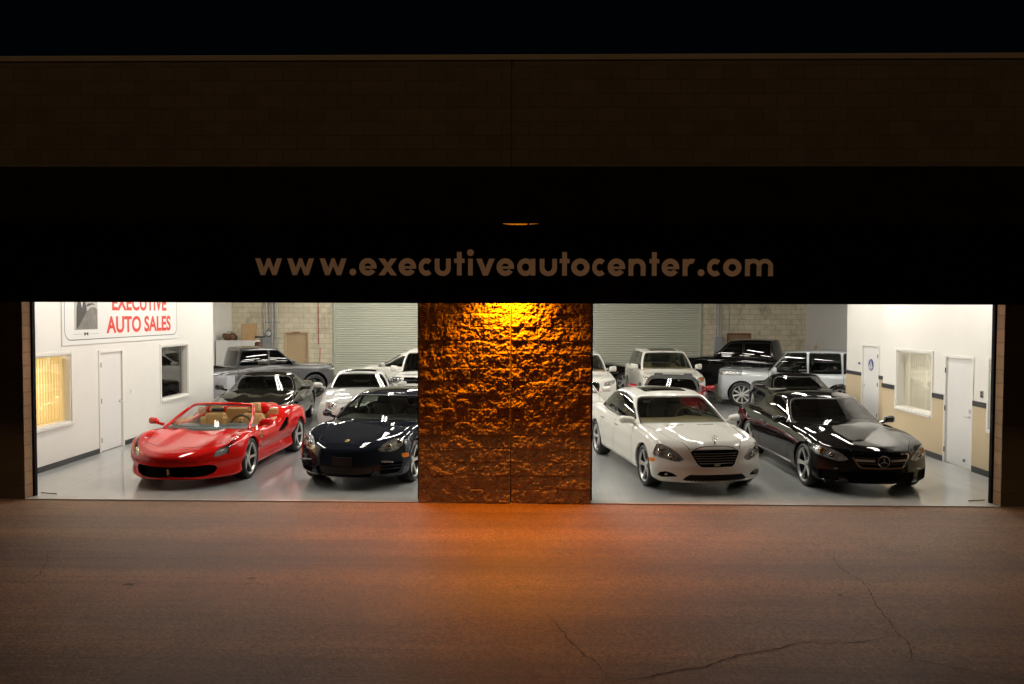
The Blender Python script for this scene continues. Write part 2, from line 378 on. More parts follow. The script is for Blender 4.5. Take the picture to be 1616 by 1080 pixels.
# ------------------------------------------------------------------ car bodies
def itp(pts):
    xs = np.array([p[0] for p in pts], float); ys = np.array([p[1] for p in pts], float)
    if len(xs) == 1: return lambda x: np.full_like(np.asarray(x, float), ys[0])
    h = np.diff(xs); d = np.diff(ys)/h; mm = np.zeros(len(xs)); mm[0] = d[0]; mm[-1] = d[-1]
    for i in range(1, len(xs)-1):
        if d[i-1]*d[i] > 0:
            w1 = 2*h[i]+h[i-1]; w2 = h[i]+2*h[i-1]; mm[i] = (w1+w2)/(w1/d[i-1]+w2/d[i])
    def f(x):
        x = np.clip(np.asarray(x, float), xs[0], xs[-1]); i = np.clip(np.searchsorted(xs, x)-1, 0, len(xs)-2)
        t = (x-xs[i])/h[i]; t2 = t*t; t3 = t2*t
        return (2*t3-3*t2+1)*ys[i]+(t3-2*t2+t)*h[i]*mm[i]+(-2*t3+3*t2)*ys[i+1]+(t3-t2)*h[i]*mm[i+1]
    return f
def sdpoly(P, poly):
    P = np.asarray(P, float); n = len(poly); d = np.full(len(P), 1e9); s = np.ones(len(P))
    for i in range(n):
        a = np.array(poly[i], float); b = np.array(poly[i-1], float); e = b-a; w = P-a
        t = np.clip((w@e)/(e@e), 0, 1); q = w-t[:, None]*e; d = np.minimum(d, (q*q).sum(1))
        c1 = P[:, 1] >= a[1]; c2 = P[:, 1] < b[1]; c3 = e[0]*w[:, 1] > e[1]*w[:, 0]
        s = np.where((c1 & c2 & c3) | (~c1 & ~c2 & ~c3), -s, s)
    return s*np.sqrt(d)
def sdline(P, line, w):
    P = np.asarray(P, float); d = np.full(len(P), 1e9)
    for i in range(len(line)-1):
        a = np.array(line[i], float); b = np.array(line[i+1], float); e = b-a; q = P-a
        t = np.clip((q@e)/(e@e), 0, 1); q = q-t[:, None]*e; d = np.minimum(d, (q*q).sum(1))
    return np.sqrt(d)-w
def axis_coords(half, r, n):
    r = min(r, half*.95); a = [half-r*(1-math.tan(math.radians(t))) for t in (0, 12, 23, 34, 45)]
    inner = list(np.linspace(-(half-r), half-r, n+1))
    return [-v for v in a[::-1]][:-1]+inner+a[1:]
def gridbox(hx, hy, hz, r, nx, ny, nz):
    ax = [axis_coords(hx, r, nx), axis_coords(hy, r, ny), axis_coords(hz, r, nz)]
    L = [len(a) for a in ax]; ids = {}; V = []; F = []
    def vid(i, j, k):
        if (i, j, k) not in ids: ids[i, j, k] = len(V); V.append((ax[0][i], ax[1][j], ax[2][k]))
        return ids[i, j, k]
    for a in range(3):
        o = [q for q in range(3) if q != a]
        for side in (0, L[a]-1):
            for p in range(L[o[0]]-1):
                for q in range(L[o[1]]-1):
                    f = []
                    for dp, dq in ((0, 0), (1, 0), (1, 1), (0, 1)):
                        c = [0, 0, 0]; c[a] = side; c[o[0]] = p+dp; c[o[1]] = q+dq; f.append(vid(*c))
                    if (side > 0) == (a == 1): f = f[::-1]
                    F.append(f)
    V = np.array(V); h = np.array([hx, hy, hz]); rr = np.minimum(r, h*.95)
    inn = np.clip(V, -(h-rr), h-rr); d = V-inn; l = np.linalg.norm(d/rr, axis=1); l[l == 0] = 1
    V = inn+d/np.maximum(l, 1e-9)[:, None]
    return V/h, F
class Shell:
    def __init__(s, V, F, label): s.V = np.asarray(V, float); s.F = [list(f) for f in F]; s.L = [label]*len(s.F)
    def groups(s, idx):
        g = {}
        for i in idx: g.setdefault(len(s.F[i]), []).append(i)
        return [(np.array(ii), s.V[np.array([s.F[i] for i in ii])]) for ii in g.values()]
    def cut(s, fn, new, src=('body',), sel=None):
        idx = [i for i in range(len(s.F)) if s.L[i] in src]
        if not idx: return
        if sel is not None:
            out = []
            for ii, P in s.groups(idx):
                n = np.cross(P[:, 1]-P[:, 0], P[:, 2]-P[:, 0]) if P.shape[1] == 3 else np.cross(P[:, 2]-P[:, 0], P[:, 3]-P[:, 1])
                n = n/np.maximum(np.linalg.norm(n, axis=1), 1e-12)[:, None]
                out += ii[sel(P.mean(1), n)].tolist()
            idx = out
        if not idx: return
        val = fn(s.V); val = np.where(np.abs(val) < 1e-5, 1e-5, val)
        neg = (val < 0).tolist(); cache = {}; newV = []; nb = len(s.V); vl = val
        for i in idx:
            f = s.F[i]; k = [neg[v] for v in f]
            if not any(k): continue
            if all(k): s.L[i] = new; continue
            a = []; b = []; n = len(f)
            for q in range(n):
                v, w = f[q], f[(q+1) % n]
                (a if neg[v] else b).append(v)
                if neg[v] != neg[w]:
                    key = (v, w) if v < w else (w, v)
                    if key not in cache:
                        t = vl[key[0]]/(vl[key[0]]-vl[key[1]]); t = min(max(t, .002), .998)
                        cache[key] = nb+len(newV); newV.append(s.V[key[0]]*(1-t)+s.V[key[1]]*t)
                    a.append(cache[key]); b.append(cache[key])
            s.F[i] = b; s.F.append(a); s.L.append(new)
        if newV: s.V = np.vstack([s.V, newV])
    def cutline(s, proj, pts, w, new, src=('body',), sel=None):
        # a band of half-width w along the polyline pts, as seen in the projection proj
        for a, b in zip(pts[:-1], pts[1:]):
            a = np.array(a, float); b = np.array(b, float); e = (b-a)/np.linalg.norm(b-a); nn = np.array([-e[1], e[0]])
            for off in (-w, w):
                P = proj(s.V); t = (P-a)@e; ln = np.linalg.norm(b-a); far = (t < -w*1.0) | (t > ln+w*1.0)
                g = ((P-a)@nn)-off; g = np.where(np.abs(g) < 1e-5, 1e-5, g); neg = (g < 0).tolist(); far = far.tolist(); cache = {}; newV = []; nb = len(s.V)
                for i in range(len(s.F)):
                    if s.L[i] not in src: continue
                    f = s.F[i]; k = [neg[v] for v in f]
                    if all(k) or not any(k) or all(far[v] for v in f): continue
                    if sel is not None:
                        Q = s.V[f]; n = np.cross(Q[1]-Q[0], Q[2]-Q[0]) if len(f) == 3 else np.cross(Q[2]-Q[0], Q[3]-Q[1]); n = n/max(np.linalg.norm(n), 1e-12)
                        if not bool(sel(Q.mean(0)[None], n[None])[0]): continue
                    A = []; B = []
                    for q in range(len(f)):
                        v, x = f[q], f[(q+1) % len(f)]; (A if neg[v] else B).append(v)
                        if neg[v] != neg[x]:
                            key = (v, x) if v < x else (x, v)
                            if key not in cache:
                                tt = min(max(g[key[0]]/(g[key[0]]-g[key[1]]), .001), .999); cache[key] = nb+len(newV); newV.append(s.V[key[0]]*(1-tt)+s.V[key[1]]*tt)
                            A.append(cache[key]); B.append(cache[key])
                    s.F[i] = B; s.F.append(A); s.L.append(s.L[i])
                if newV: s.V = np.vstack([s.V, newV])
        idx = [i for i in range(len(s.F)) if s.L[i] in src]
        for ii, P in s.groups(idx):
            c = P.mean(1); n = np.cross(P[:, 1]-P[:, 0], P[:, 2]-P[:, 0]) if P.shape[1] == 3 else np.cross(P[:, 2]-P[:, 0], P[:, 3]-P[:, 1])
            n = n/np.maximum(np.linalg.norm(n, axis=1), 1e-12)[:, None]; k = sdline(proj(c), pts, w*1.01) < 0
            if sel is not None: k = k & sel(c, n)
            for i in ii[k]: s.L[i] = new
    def vnormals(s):
        nrm = np.zeros_like(s.V)
        for ii, P in s.groups(range(len(s.F))):
            n = np.zeros((len(P), 3))
            for q in range(1, P.shape[1]-1): n += np.cross(P[:, q]-P[:, 0], P[:, q+1]-P[:, 0])
            fa = np.array([s.F[i] for i in ii])
            for q in range(fa.shape[1]): np.add.at(nrm, fa[:, q], n)
        return nrm/np.maximum(np.linalg.norm(nrm, axis=1), 1e-12)[:, None]
    def drop(s, labels):
        k = [i for i in range(len(s.F)) if s.L[i] not in labels]; s.F = [s.F[i] for i in k]; s.L = [s.L[i] for i in k]
    def part(s, name, labels, m, parent, nrm, side=0, inset=0, wall=0, keep=True, off=0):
        F = [f for f, l in zip(s.F, s.L) if l in labels]
        if side: F = [f for f in F if s.V[f][:, 1].mean()*side > 0]
        if not F: return None
        used = sorted({v for f in F for v in f}); mp = {v: i for i, v in enumerate(used)}
        V = s.V[used]; Nn = nrm[used]; G = [[mp[v] for v in f] for f in F]
        if off: V = V+Nn*off
        if inset or wall:
            ed = {}
            for f in G:
                for q in range(len(f)):
                    e = (f[q], f[(q+1) % len(f)])
                    ed[e] = 1
            bnd = [e for e in ed if (e[1], e[0]) not in ed]
            d = inset or wall; n = len(V)
            V2 = np.vstack([V, V-Nn*d]); walls = [[b, a, a+n, b+n] if wall else [a, b, b+n, a+n] for a, b in bnd]
            inner = [[v+n for v in f] for f in G]
            if inset: G = inner+walls
            else: G = G+walls+([f[::-1] for f in inner] if keep == 2 else [])
            return mk(name, V2, G, m, parent, True, auto=40) if inset else mk(name, V2, G, m, parent, True, auto=50)
        return mk(name, V, G, m, parent, True, normals=Nn)

def lower_shell(c):
    L, Wd = c['L'], c['W']; hw = itp(c['hw']) if 'hw' in c else itp([(0, Wd/2*.95), (L*.18, Wd/2), (L*.8, Wd/2), (L, Wd/2*.94)])
    zc = itp(c['zc']); ze = itp(c['ze']); zb = itp(c.get('zb', [(0, .2), (.5, .17), (L-.5, .19), (L, .26)]))
    nose = itp(c['nose']); tail = itp(c.get('tail', [(.2, .12), (.5, 0), (.8, .05), (1.1, .15)]))
    ws = itp(c.get('sec', [(-1, .90), (-.75, .97), (-.25, 1.0), (.3, .99), (.75, .955), (1, .915)]))
    r = c.get('r', .09); g, F = gridbox(L/2, Wd/2, .36, r, c.get('nx', 84), c.get('ny', 26), c.get('nz', 12))
    u, v, w = g.T; s = (u+1)/2; pc = c.get('plan', (.32, 2.6)); pr = c.get('planr', (.25, 3))
    zn0 = zb(s*L)+(w+1)/2*(zc(s*L)-zb(s*L))
    x = s*L+(1-s)**3*(nose(zn0)+pc[0]*np.abs(v)**pc[1])-s**3*(tail(zn0)+pr[0]*np.abs(v)**pr[1])
    av = np.abs(v); qp = c.get('crown', 2.2); k = av**qp
    zt = zc(x)*(1-k)+ze(x)*k
    for (x0, x1, y0, h, wd) in c.get('ridges', []):     # long creases on the bonnet
        e = np.clip((x-x0)/.4, 0, 1)*np.clip((x1-x)/.6, 0, 1); e = e*e*(3-2*e); zt = zt+h*e*np.exp(-((av*Wd/2-y0)/wd)**2)
    z = zb(x)+(w+1)/2*(zt-zb(x))
    wid = hw(x)*ws(w)
    for (xf, zf, amp, lx, lz) in c.get('bulge', []):
        wid = wid+amp*np.exp(-((x-xf)/lx)**2-((z-zf)/lz)**2)
    sw = c.get('swage')
    if sw: wid = wid-sw[1]*np.exp(-((z-sw[0])/sw[2])**2)*np.clip((x-L*.25)/.3, 0, 1)*np.clip((L*.78-x)/.3, 0, 1)
    y = v*wid
    return Shell(np.stack([x, y, z], 1), F, 'body')
def cabin_shell(c):
    G = c['cab']; x0, x1, x2, x3 = G['xs']      # cowl, header, rear header, rear base
    zbl = itp(c['ze']); zr = itp(G['roof']); wb, wr = G['wb'], G['wr']; dz = G.get('sink', .05)
    gx, F = gridbox((x3-x0)/2, wb, .22, G.get('r', .075), G.get('nx', 46), 20, 10)
    u, v, w = gx.T; s = (u+1)/2; t = (w+1)/2; av = np.abs(v)
    tf = t**G.get('wsc', 1.0)
    fx = x0+(x1-x0)*tf+G.get('curve', .16)*av**2.2*(1-.25*t); rx = x3+(x2-x3)*(t**G.get('rsc', 1.0))-G.get('rcurve', .12)*av**2.2
    x = fx*(1-s)+rx*s
    base = zbl(np.clip(x, x0, x3))-dz
    top = zr(x)-G.get('crown', .055)*av**2.4
    z = base+t*(top-base)
    wt = wb*(1-t)+wr*t+G.get('barrel', .035)*np.sin(PI*t)
    tp = G.get('taper', (.06, .14)); sx = (x-x0)/(x3-x0)
    wt = wt*(1-tp[0]*np.clip(1-sx/.5, 0, 1)**2-tp[1]*np.clip((sx-.5)/.5, 0, 1)**2)
    return Shell(np.stack([x, v*wt, z], 1), F, 'body')
FRONT = lambda c, n: (n[:, 0] < -.12)
SIDE = lambda c, n: (np.abs(n[:, 1]) > .45)
TOP = lambda c, n: (n[:, 2] > .35)
def frontal(poly, r=0): return lambda V: sdpoly(np.stack([np.abs(V[:, 1]), V[:, 2]], 1), poly)-r
def sideways(poly, r=0): return lambda V: sdpoly(V[:, [0, 2]], poly)-r
def plan(poly, r=0): return lambda V: sdpoly(np.stack([V[:, 0], np.abs(V[:, 1])], 1), poly)-r
def make_wheel(car, x, side, R, rimR, wd, c, nv=40):
    """wheel mesh (rim and spokes) > tyre, brake_disc, caliper; outer face towards side*y"""
    st = c.get('spokes', dict(n=5)); m = c.get('rim', 'alloy'); y0 = side*(c['track'])
    o_ = wd/2
    b = MB(); b.lathe([(rimR*.915, o_-.035), (rimR*.955, o_-.012), (rimR, o_-.004), (rimR*1.012, o_-.012), (rimR*1.01, o_-.03)], nv)
    n = st['n']; dish = st.get('dish', .045); w0, w1 = st.get('w', (.05, .035)); th = .022; tw = st.get('twin', 0)
    for k in range(n):
        for q in ((-1, 1) if tw else (0,)):
            s0 = len(b.V); a = 2*PI*k/n+st.get('ph', .3)+q*tw
            p = [(-w0*.5, .045, o_-dish), (-w1*.5, rimR*.93, o_-.016)]
            V = []
            for (hwid, rad, yy) in ((w0*.5, .03, o_-dish), (w1*.42, rimR*.5, o_-dish*.72), (w1*.5, rimR*.94, o_-.014)):
                V += [(-hwid, yy, rad), (hwid, yy, rad), (hwid*1.1, yy-th, rad), (-hwid*1.1, yy-th, rad), (0, yy+.006, rad)]
            b.V += V
            for i in (0, 1):
                q0, q1 = s0+i*5, s0+(i+1)*5
                b.F += [(q0, q0+4, q1+4, q1), (q0+4, q0+1, q1+1, q1+4), (q0+1, q0+2, q1+2, q1+1), (q0+3, q0, q1, q1+3), (q0+2, q0+3, q1+3, q1+2)]
            if tw: b.xf(Matrix.Translation((0, 0, 0)) @ Matrix.Rotation(-q*tw*.55, 4, 'Y'), s0)
            b.xf(Matrix.Rotation(a, 4, 'Y'), s0)
    b.lathe([(.0, o_-dish+.016), (.035, o_-dish+.014), (.062, o_-dish+.004), (.07, o_-dish-.02)], 20)
    if side < 0: b.V = [(v[0], -v[1], v[2]) for v in b.V]; b.F = [f[::-1] for f in b.F]
    w = b.build('wheel', m, car, True, 30); w.location = (x, y0, R)
    tb = MB(); tb.lathe([(rimR*.95, o_-.03), (rimR*1.0, o_-.012), (rimR*1.03, o_+.004), (R*.5+rimR*.5, o_+.012), (R*.96, o_-.004), (R*.99, o_-.022), (R, o_-.05), (R, 0), (R, -o_+.05), (R*.98, -o_+.01), (rimR*1.05, -o_), (rimR*.9, -o_+.01)], nv)
    if side < 0: tb.V = [(v[0], -v[1], v[2]) for v in tb.V]; tb.F = [f[::-1] for f in tb.F]
    tb.build('tyre', 'tyre', w, True, 40)
    q = MB(); q.lathe([(rimR*.90, -side*(o_-.01)), (rimR*.92, 0), (rimR*.915, side*(o_-.035))], nv); q.build('rim_barrel', 'barrel', w, True, 60)
    d = MB(); d.lathe([(.02, .0), (rimR*.74, .0), (rimR*.76, -.012), (rimR*.74, -.024)], 28); d.build('brake_disc', 'disc', w, True, 30)
    k = MB(); rc = rimR*.72
    arc = [(math.cos(t)*rc, math.sin(t)*rc) for t in np.linspace(-.5, .5, 6)]+[(math.cos(t)*rc*.55, math.sin(t)*rc*.55) for t in np.linspace(.5, -.5, 6)]
    arc = [(-a*(1 if x < c['L']/2 else -1)*-1, b_) for a, b_ in arc]
    k.prism(arc, -.04, .035); k.V = [(v[0], v[1]*side, v[2]) for v in k.V]; k.build('caliper', c.get('caliper', 'caliper_grey'), w)
    return w
def make_seat(car, x, y, z, m, sc=1.0, tilt=20):
    b = MB()
    def pad(cx, cy, cz, hx, hy, hz, rx=0, sh=.5):
        g, F = gridbox(hx, hy, hz, min(hx, hy, hz)*.85, 6, 6, 6); s0 = len(b.V); mt = Matrix.Rotation(math.radians(rx), 4, 'Y')
        for p in g:
            q = Vector((p[0]*hx, p[1]*hy*(1-sh*.12*p[2]), p[2]*hz)); q = mt @ q; b.V.append((cx+q.x, cy+q.y, cz+q.z))
        b.F += [tuple(s0+i for i in f) for f in F]
    pad(0, 0, .10, .27, .25, .10, -8)
    pad(.30, 0, .42, .085, .24, .34, tilt, 1.2)
    for s in (-1, 1): pad(.24, s*.21, .40, .09, .055, .28, tilt, 0); pad(0, s*.235, .14, .25, .05, .085, -6)
    pad(.30+.42*math.sin(math.radians(tilt)), 0, .42+.46*math.cos(math.radians(tilt))-.02, .055, .13, .10, tilt, 1)
    b.V = [(v[0]*sc+x, v[1]*sc+y, v[2]*sc+z) for v in b.V]
    return b.build('seat', m, car, True, 60)
def make_car(name, label, cat, c, pos, psi, group):
    """pos = ground point under the front axle, psi = heading turned from straight at the street (deg)"""
    L, Wd = c['L'], c['W']; a = math.radians(psi)
    h = Vector((math.sin(a), -math.cos(a), 0)); org = Vector((pos[0], pos[1], 0))+h*c['fo']
    car = thing(name, label, cat, org, math.atan2(-h.y, -h.x), group)
    R = c['R']; axl = (c['fo'], c['fo']+c['wb']); c.setdefault('track', Wd/2-c.get('tw', .24)/2-c.get('tin', .025))
    pm = c['paint']; S1 = lower_shell(c); ra = R+c.get('gap', .045); zc0 = R+c.get('zarch', .0)
    hwm = Wd/2
    for xa in axl:
        rr = ra if xa < L/2 else ra
        S1.cut(lambda V, xa=xa, rr=rr: np.maximum(np.hypot(V[:, 0]-xa, V[:, 2]-zc0)-rr, hwm-.34-np.abs(V[:, 1])), 'hole', ('body',), lambda q, n: (np.abs(q[:, 1]) > hwm-.36) & (n[:, 2] < .5))
    G = c.get('cab')
    if G:
        x0, x1, x2, x3 = G['xs']; wi = G['wb']-.05; ck = c.get('cockpit', (x0+.29, x3-.18)); cu = G.get('curve', .16)
        S1.cut(plan([(ck[0], -1), (ck[0]+.15*cu, wi*.5), (ck[0]+.6*cu, wi*.84), (ck[0]-.04+cu, wi*.95), (ck[0]+.6, wi), (ck[1]-.3, wi*.97), (ck[1], wi*.8), (ck[1], -1)]), 'hole', ('body',), TOP)
    nr = {}
    for f in c.get('cuts', []):
        if 'lines' in f:
            for ln in f['lines']: S1.cutline(f['proj'], ln, f['w'], f['name'], f.get('src', ('body',)), f.get('sel'))
        else: S1.cut(f['fn'], f['name'], f.get('src', ('body',)), f.get('sel'))
    for f in c.get('gaps', []): S1.cutline(f['proj'], f['pts'], f['w'], 'gap', ('body',), f.get('sel'))
    nrm = S1.vnormals(); S1.drop(('hole',))
    body = S1.part('body', ('body',), pm, car, nrm, wall=.035)
    gp = S1.part('panel_gap', ('gap',), 'gap', body, nrm, inset=.006)
    for f in c.get('cuts', []):
        for sd in ((1, -1) if f.get('pair') else (0,)):
            if not f.get('m'): continue
            o = S1.part(f['name'], (f['name'],), f['m'] if f['m'] != 'paint' else pm, car, nrm, side=sd, inset=f.get('inset', 0), off=f.get('off', 0))
            if o is None: continue
            if f.get('lens'):
                S1.part('lens', (f['name'],), f['lens'], o, nrm, side=sd, off=.001)
            for (yy, zz, rr, mm) in f.get('bulbs', []):
                i = [q for q in range(len(S1.V)) if abs(abs(S1.V[q, 1])-yy) < .05 and abs(S1.V[q, 2]-zz) < .06 and S1.V[q, 0] < L*.3 and (sd == 0 or S1.V[q, 1]*sd > 0)]
                if not i: continue
                xx = float(np.median(S1.V[i, 0])); b = MB()
                b.lathe([(rr*1.0, -.03), (rr*1.05, -.045), (rr*.98, -.052), (rr*.8, -.03), (rr*.78, -.03)], 20, axis='x')
                b.lathe([(rr*.78, -.03), (rr*.6, -.045), (rr*.3, -.054), (.001, -.056)], 20, axis='x')
                s_ = sd if sd else 1; b.V = [(v[0]+xx+f.get('inset', .05)+.02, v[1]+s_*yy, v[2]+zz) for v in b.V]
                b.build('projector', mm, o, True, 40)
    # wheel housings
    for xa in axl:
        for sd in (1, -1):
            b = MB(); n = 16; yi, yo = sd*(hwm-.36), sd*(hwm-.035)
            for th in np.linspace(-.25, PI+.25, n):
                for yy in (yi, yo): b.V.append((xa+math.cos(th)*(ra-.0), yy, zc0+math.sin(th)*(ra-.0)))
            for i in range(n-1): b.F.append((2*i, 2*i+1, 2*i+3, 2*i+2))
            b.F.append(tuple(2*i for i in range(n))); b.build('wheel_housing', 'void', car)
    for xa in axl:
        for sd in (1, -1): make_wheel(car, xa, sd, R, c['rimR'], c.get('tw', .24), c)
    if G:
        S2 = cabin_shell(c)
        S2.cut(lambda V: -1*(V[:, 2]-itp(c['ze'])(V[:, 0])+G.get('sink', .05)*.8) * -1, 'hole', ('body',), lambda q, n: n[:, 2] < -.5)
        S2.cut(lambda V: V[:, 0]*0-1, 'hole', ('body',), lambda q, n: n[:, 2] < -.6)
        for f in G['cuts']: S2.cut(f['fn'], f['name'], f.get('src', ('body',)), f.get('sel'))
        n2 = S2.vnormals(); S2.drop(('hole',)+tuple(G.get('drop', ())))
        if not G.get('nobody'): S2.part(G.get('bodyname', 'roof'), ('body',), G.get('paint', pm), car, n2, wall=.04, keep=2)
        for f in G['cuts']:
            if not f.get('m'): continue
            for sd in ((1, -1) if f.get('pair') else (0,)):
                S2.part(f['name'], (f['name'],), f['m'] if f['m'] != 'paint' else pm, car, n2, side=sd, off=f.get('off', 0), inset=f.get('inset', 0), wall=f.get('wall', 0), keep=2)
    # cabin tub, dashboard, seats, steering wheel
    I = c.get('inside')
    if I:
        x0, x3 = I['x']; hh = I['w']; zz = I['z']; zf = .26
        b = MB(); pr = [(x0, zf), (x3, zf)]
        V = [(x0, -hh, zz), (x0, hh, zz), (x3, hh, zz), (x3, -hh, zz), (x0+.2, -hh, zf), (x0+.2, hh, zf), (x3-.1, hh, zf), (x3-.1, -hh, zf)]
        b.V = V; b.F = [(4, 5, 6, 7), (0, 1, 5, 4), (1, 2, 6, 5), (2, 3, 7, 6), (3, 0, 4, 7)]; b.build('cabin_trim', I['m'], car)
        if I.get('dash'):
            xd, zd, dm = I['dash']; hx = I.get('dashl', .38); g, F = gridbox(hx, hh-.01, .15, .08, 10, 14, 4)
            V = [(p[0]*hx+xd+.10*abs(p[1])**2, p[1]*(hh-.01), p[2]*.15+zd-.15+(.03*math.exp(-((p[1]*hh+.36)/.2)**2) if p[0] > 0 else 0)) for p in g]
            mk('dashboard', V, F, dm, car, True)
            t = MB(); sw = Vector((xd+hx+.12, -.36, zd-.03)); t.tube([(math.sin(q)*.06+sw.x-math.sin(q)*.0, sw.y+math.cos(q)*.185, sw.z+math.sin(q)*.165) for q in np.linspace(0, 2*PI, 25)[:-1]], .016, 8, True)
            for q in (0, PI, -PI/2): t.tube([tuple(sw), (sw.x+math.sin(q)*.06, sw.y+math.cos(q)*.185, sw.z+math.sin(q)*.165)], .014, 6)
            t.lathe([(.06, -.03), (.05, .0), (.001, .0)], 14, c=tuple(sw), axis='x'); t.build('steering_wheel', I.get('wheelm', 'black_leather'), car, True)
        for (sx, sy, sz) in I.get('seats', []): make_seat(car, sx, sy, sz, I.get('seat', I['m']), I.get('ss', 1), I.get('tilt', 20))
    MI = c.get('mirror')
    if MI:
        mx, my, mz, sx, sy, sz, mm = MI
        for sd in (1, -1):
            g, F = gridbox(sx, sy, sz, min(sx, sy, sz)*.92, 8, 8, 8)
            V = []
            for p in g:
                q = np.array([p[0]*sx, p[1]*sy, p[2]*sz]); k = 1-.25*(-p[1]+1)/2; q[2] *= k; q[0] = q[0]*(1 if p[0] < 0 else .45)+.05*p[1]
                V.append((mx+q[0], sd*(my+q[1]), mz+q[2]))
            if sd < 0: F = [f[::-1] for f in F]
            o = mk('mirror', V, F, mm if mm != 'paint' else pm, car, True)
            b = MB(); b.tube([(mx+.03, sd*(my-sy*1.5), mz-sz*1.1), (mx+.01, sd*(my-sy*.3), mz-sz*.6)], [.028, .022], 8); b.build('mirror_arm', c.get('armm', 'black_trim'), o, True)
    for hnd in c.get('handles', []):
        hx, hz, ln, hm = hnd; hyw = float(np.max(np.abs(S1.V[(np.abs(S1.V[:, 0]-hx) < .12) & (np.abs(S1.V[:, 2]-hz) < .06), 1]), initial=Wd/2-.03))
        for sd in (1, -1):
            b = MB(); b.box(hx-ln/2, hx+ln/2, sd*(hyw+.012)-.012, sd*(hyw+.012)+.012, hz-.012, hz+.014, .006); b.build('door_handle', hm if hm != 'paint' else pm, car, True, 30)
    return car, S1
def front_x(S1, y, z, tol=.05):
    k = (np.abs(S1.V[:, 1]-y) < tol) & (np.abs(S1.V[:, 2]-z) < tol); return float(S1.V[k, 0].min()) if k.any() else 0.0
def surf_z(S1, x, y, tol=.06):
    k = (np.abs(S1.V[:, 1]-y) < tol) & (np.abs(S1.V[:, 0]-x) < tol); return float(S1.V[k, 2].max()) if k.any() else 0.0
CRACKS = [([(0.22, 7.46), (0.28, 7.24), (0.34, 7.05), (0.37, 6.86), (0.44, 6.72), (0.5, 6.56), (0.57, 6.47), (0.62, 6.27), (0.67, 6.11)], 0.006), ([(0.67, 6.11), (0.89, 6.18), (1.1, 6.28), (1.27, 6.35), (1.42, 6.38), (1.62, 6.53), (1.79, 6.64), (1.98, 6.7), (2.18, 6.77), (2.3, 6.87), (2.41, 6.91), (2.64, 6.89), (2.91, 6.93), (3.13, 7.01), (3.32, 7.07)], 0.006), ([(3.67, 9.53), (3.58, 9.24), (3.53, 8.98), (3.57, 8.72), (3.59, 8.53), (3.56, 8.26), (3.48, 8.01), (3.43, 7.8), (3.41, 7.6), (3.38, 7.4), (3.33, 7.16), (3.33, 6.96), (3.27, 6.78), (3.2, 6.61), (3.32, 6.52), (3.48, 6.44), (3.67, 6.32), (3.88, 6.2), (4.01, 6.15)], 0.006), ([(-5.24, 7.73), (-5.29, 8.09), (-5.32, 8.5), (-5.48, 8.87), (-5.82, 9.5)], 0.004)]
# ------------------------------------------------------------------ ground
YF, YI, YB = 11.9, 12.1, 31.6          # facade front, facade inside face, back wall
def struct(o): o['kind'] = 'structure'; return o
struct(mk('ground', [(-60, -40, -.012), (60, -40, -.012), (60, 60, -.012), (-60, 60, -.012)], [(0, 1, 2, 3)], 'asphalt', smooth=False))
struct(MB().box(-11.85, 10.95, YF, YB, -.01, 0).build('showroom_floor', 'floor'))
def crack(pts, w):
    rr = random.Random(3); P = []
    for i in range(len(pts)-1):
        a, b = Vector((*pts[i], 0)), Vector((*pts[i+1], 0)); d = (b-a); n = Vector((-d.y, d.x, 0)).normalized(); k = max(2, int(d.length/.05))
        for q in range(k): P.append(a+d*(q/k)+n*rr.uniform(-.012, .012))
    P.append(Vector((*pts[-1], 0))); V = []; F = []
    for i, p in enumerate(P):
        d = (P[min(i+1, len(P)-1)]-P[max(i-1, 0)]).normalized(); n = Vector((-d.y, d.x, 0)); ww = w*rr.uniform(.35, 1.3)*min(1, .2+i/8, .2+(len(P)-1-i)/8)
        V += [(p+n*ww)[:2]+(-.008,), (p-n*ww)[:2]+(-.008,)]
    for i in range(len(P)-1): F.append((2*i, 2*i+1, 2*i+3, 2*i+2))
    return V, F
V = []; F = []
for pts, w in CRACKS:
    v, f = crack(pts, w); b = len(V); V += v; F += [tuple(b+i for i in q) for q in f]
struct(mk('pavement_crack', V, F, 'crack', smooth=False))
V = []; F = []
for (x, y, rx, ry) in [(-4.19, 8.2, .10, .07), (-2.97, 8.43, .055, .04), (3.19, 8.1, .05, .03), (.39, 9.42, .05, .025), (.53, 9.42, .04, .02), (-3.7, 8.15, .02, .02)]:
    b = len(V); n = 14; V.append((x, y, -.0085))
    for j in range(n):
        t = 2*PI*j/n; k = random.uniform(.45, .85); V.append((x+rx*k*math.cos(t), y+ry*k*math.sin(t), -.0085))
    F += [(b, b+1+j, b+1+(j+1) % n) for j in range(n)]
struct(mk('pavement_stain', V, F, 'crack', smooth=False))

# ------------------------------------------------------------------ building
B = thing('building', 'long concrete block commercial building with two open bays and a lit showroom inside', 'building', (0, YF, 0))
def bl(m, name, mt, parent=B, **k):      # geometry is written in world metres; shift it to the building's origin
    if parent is B: m.V = [(v[0], v[1]-YF, v[2]) for v in m.V]
    return m.build(name, mt, parent, **k)
JL, PL, PR, JR = -7.66, -1.64, .946, 7.04
HZ = 3.45
b = MB(); b.box(-24, JL, YF, YI, 0, HZ); b.box(JR, 24, YF, YI, 0, HZ); b.box(-24, -.262, YF, YI, HZ, 6.59); b.box(-.242, 24, YF, YI, HZ, 6.59)
b.box(-.262, -.242, YF, YI, HZ, 5.03); b.box(-.262, -.242, YF+.03, YI, 5.03, 6.59); bl(b, 'facade_wall', 'cmu_face')
b = MB(); b.box(-24, 24, YF-.010, YI+.12, 6.592, 6.675, .006); bl(b, 'parapet_cap', 'cap')
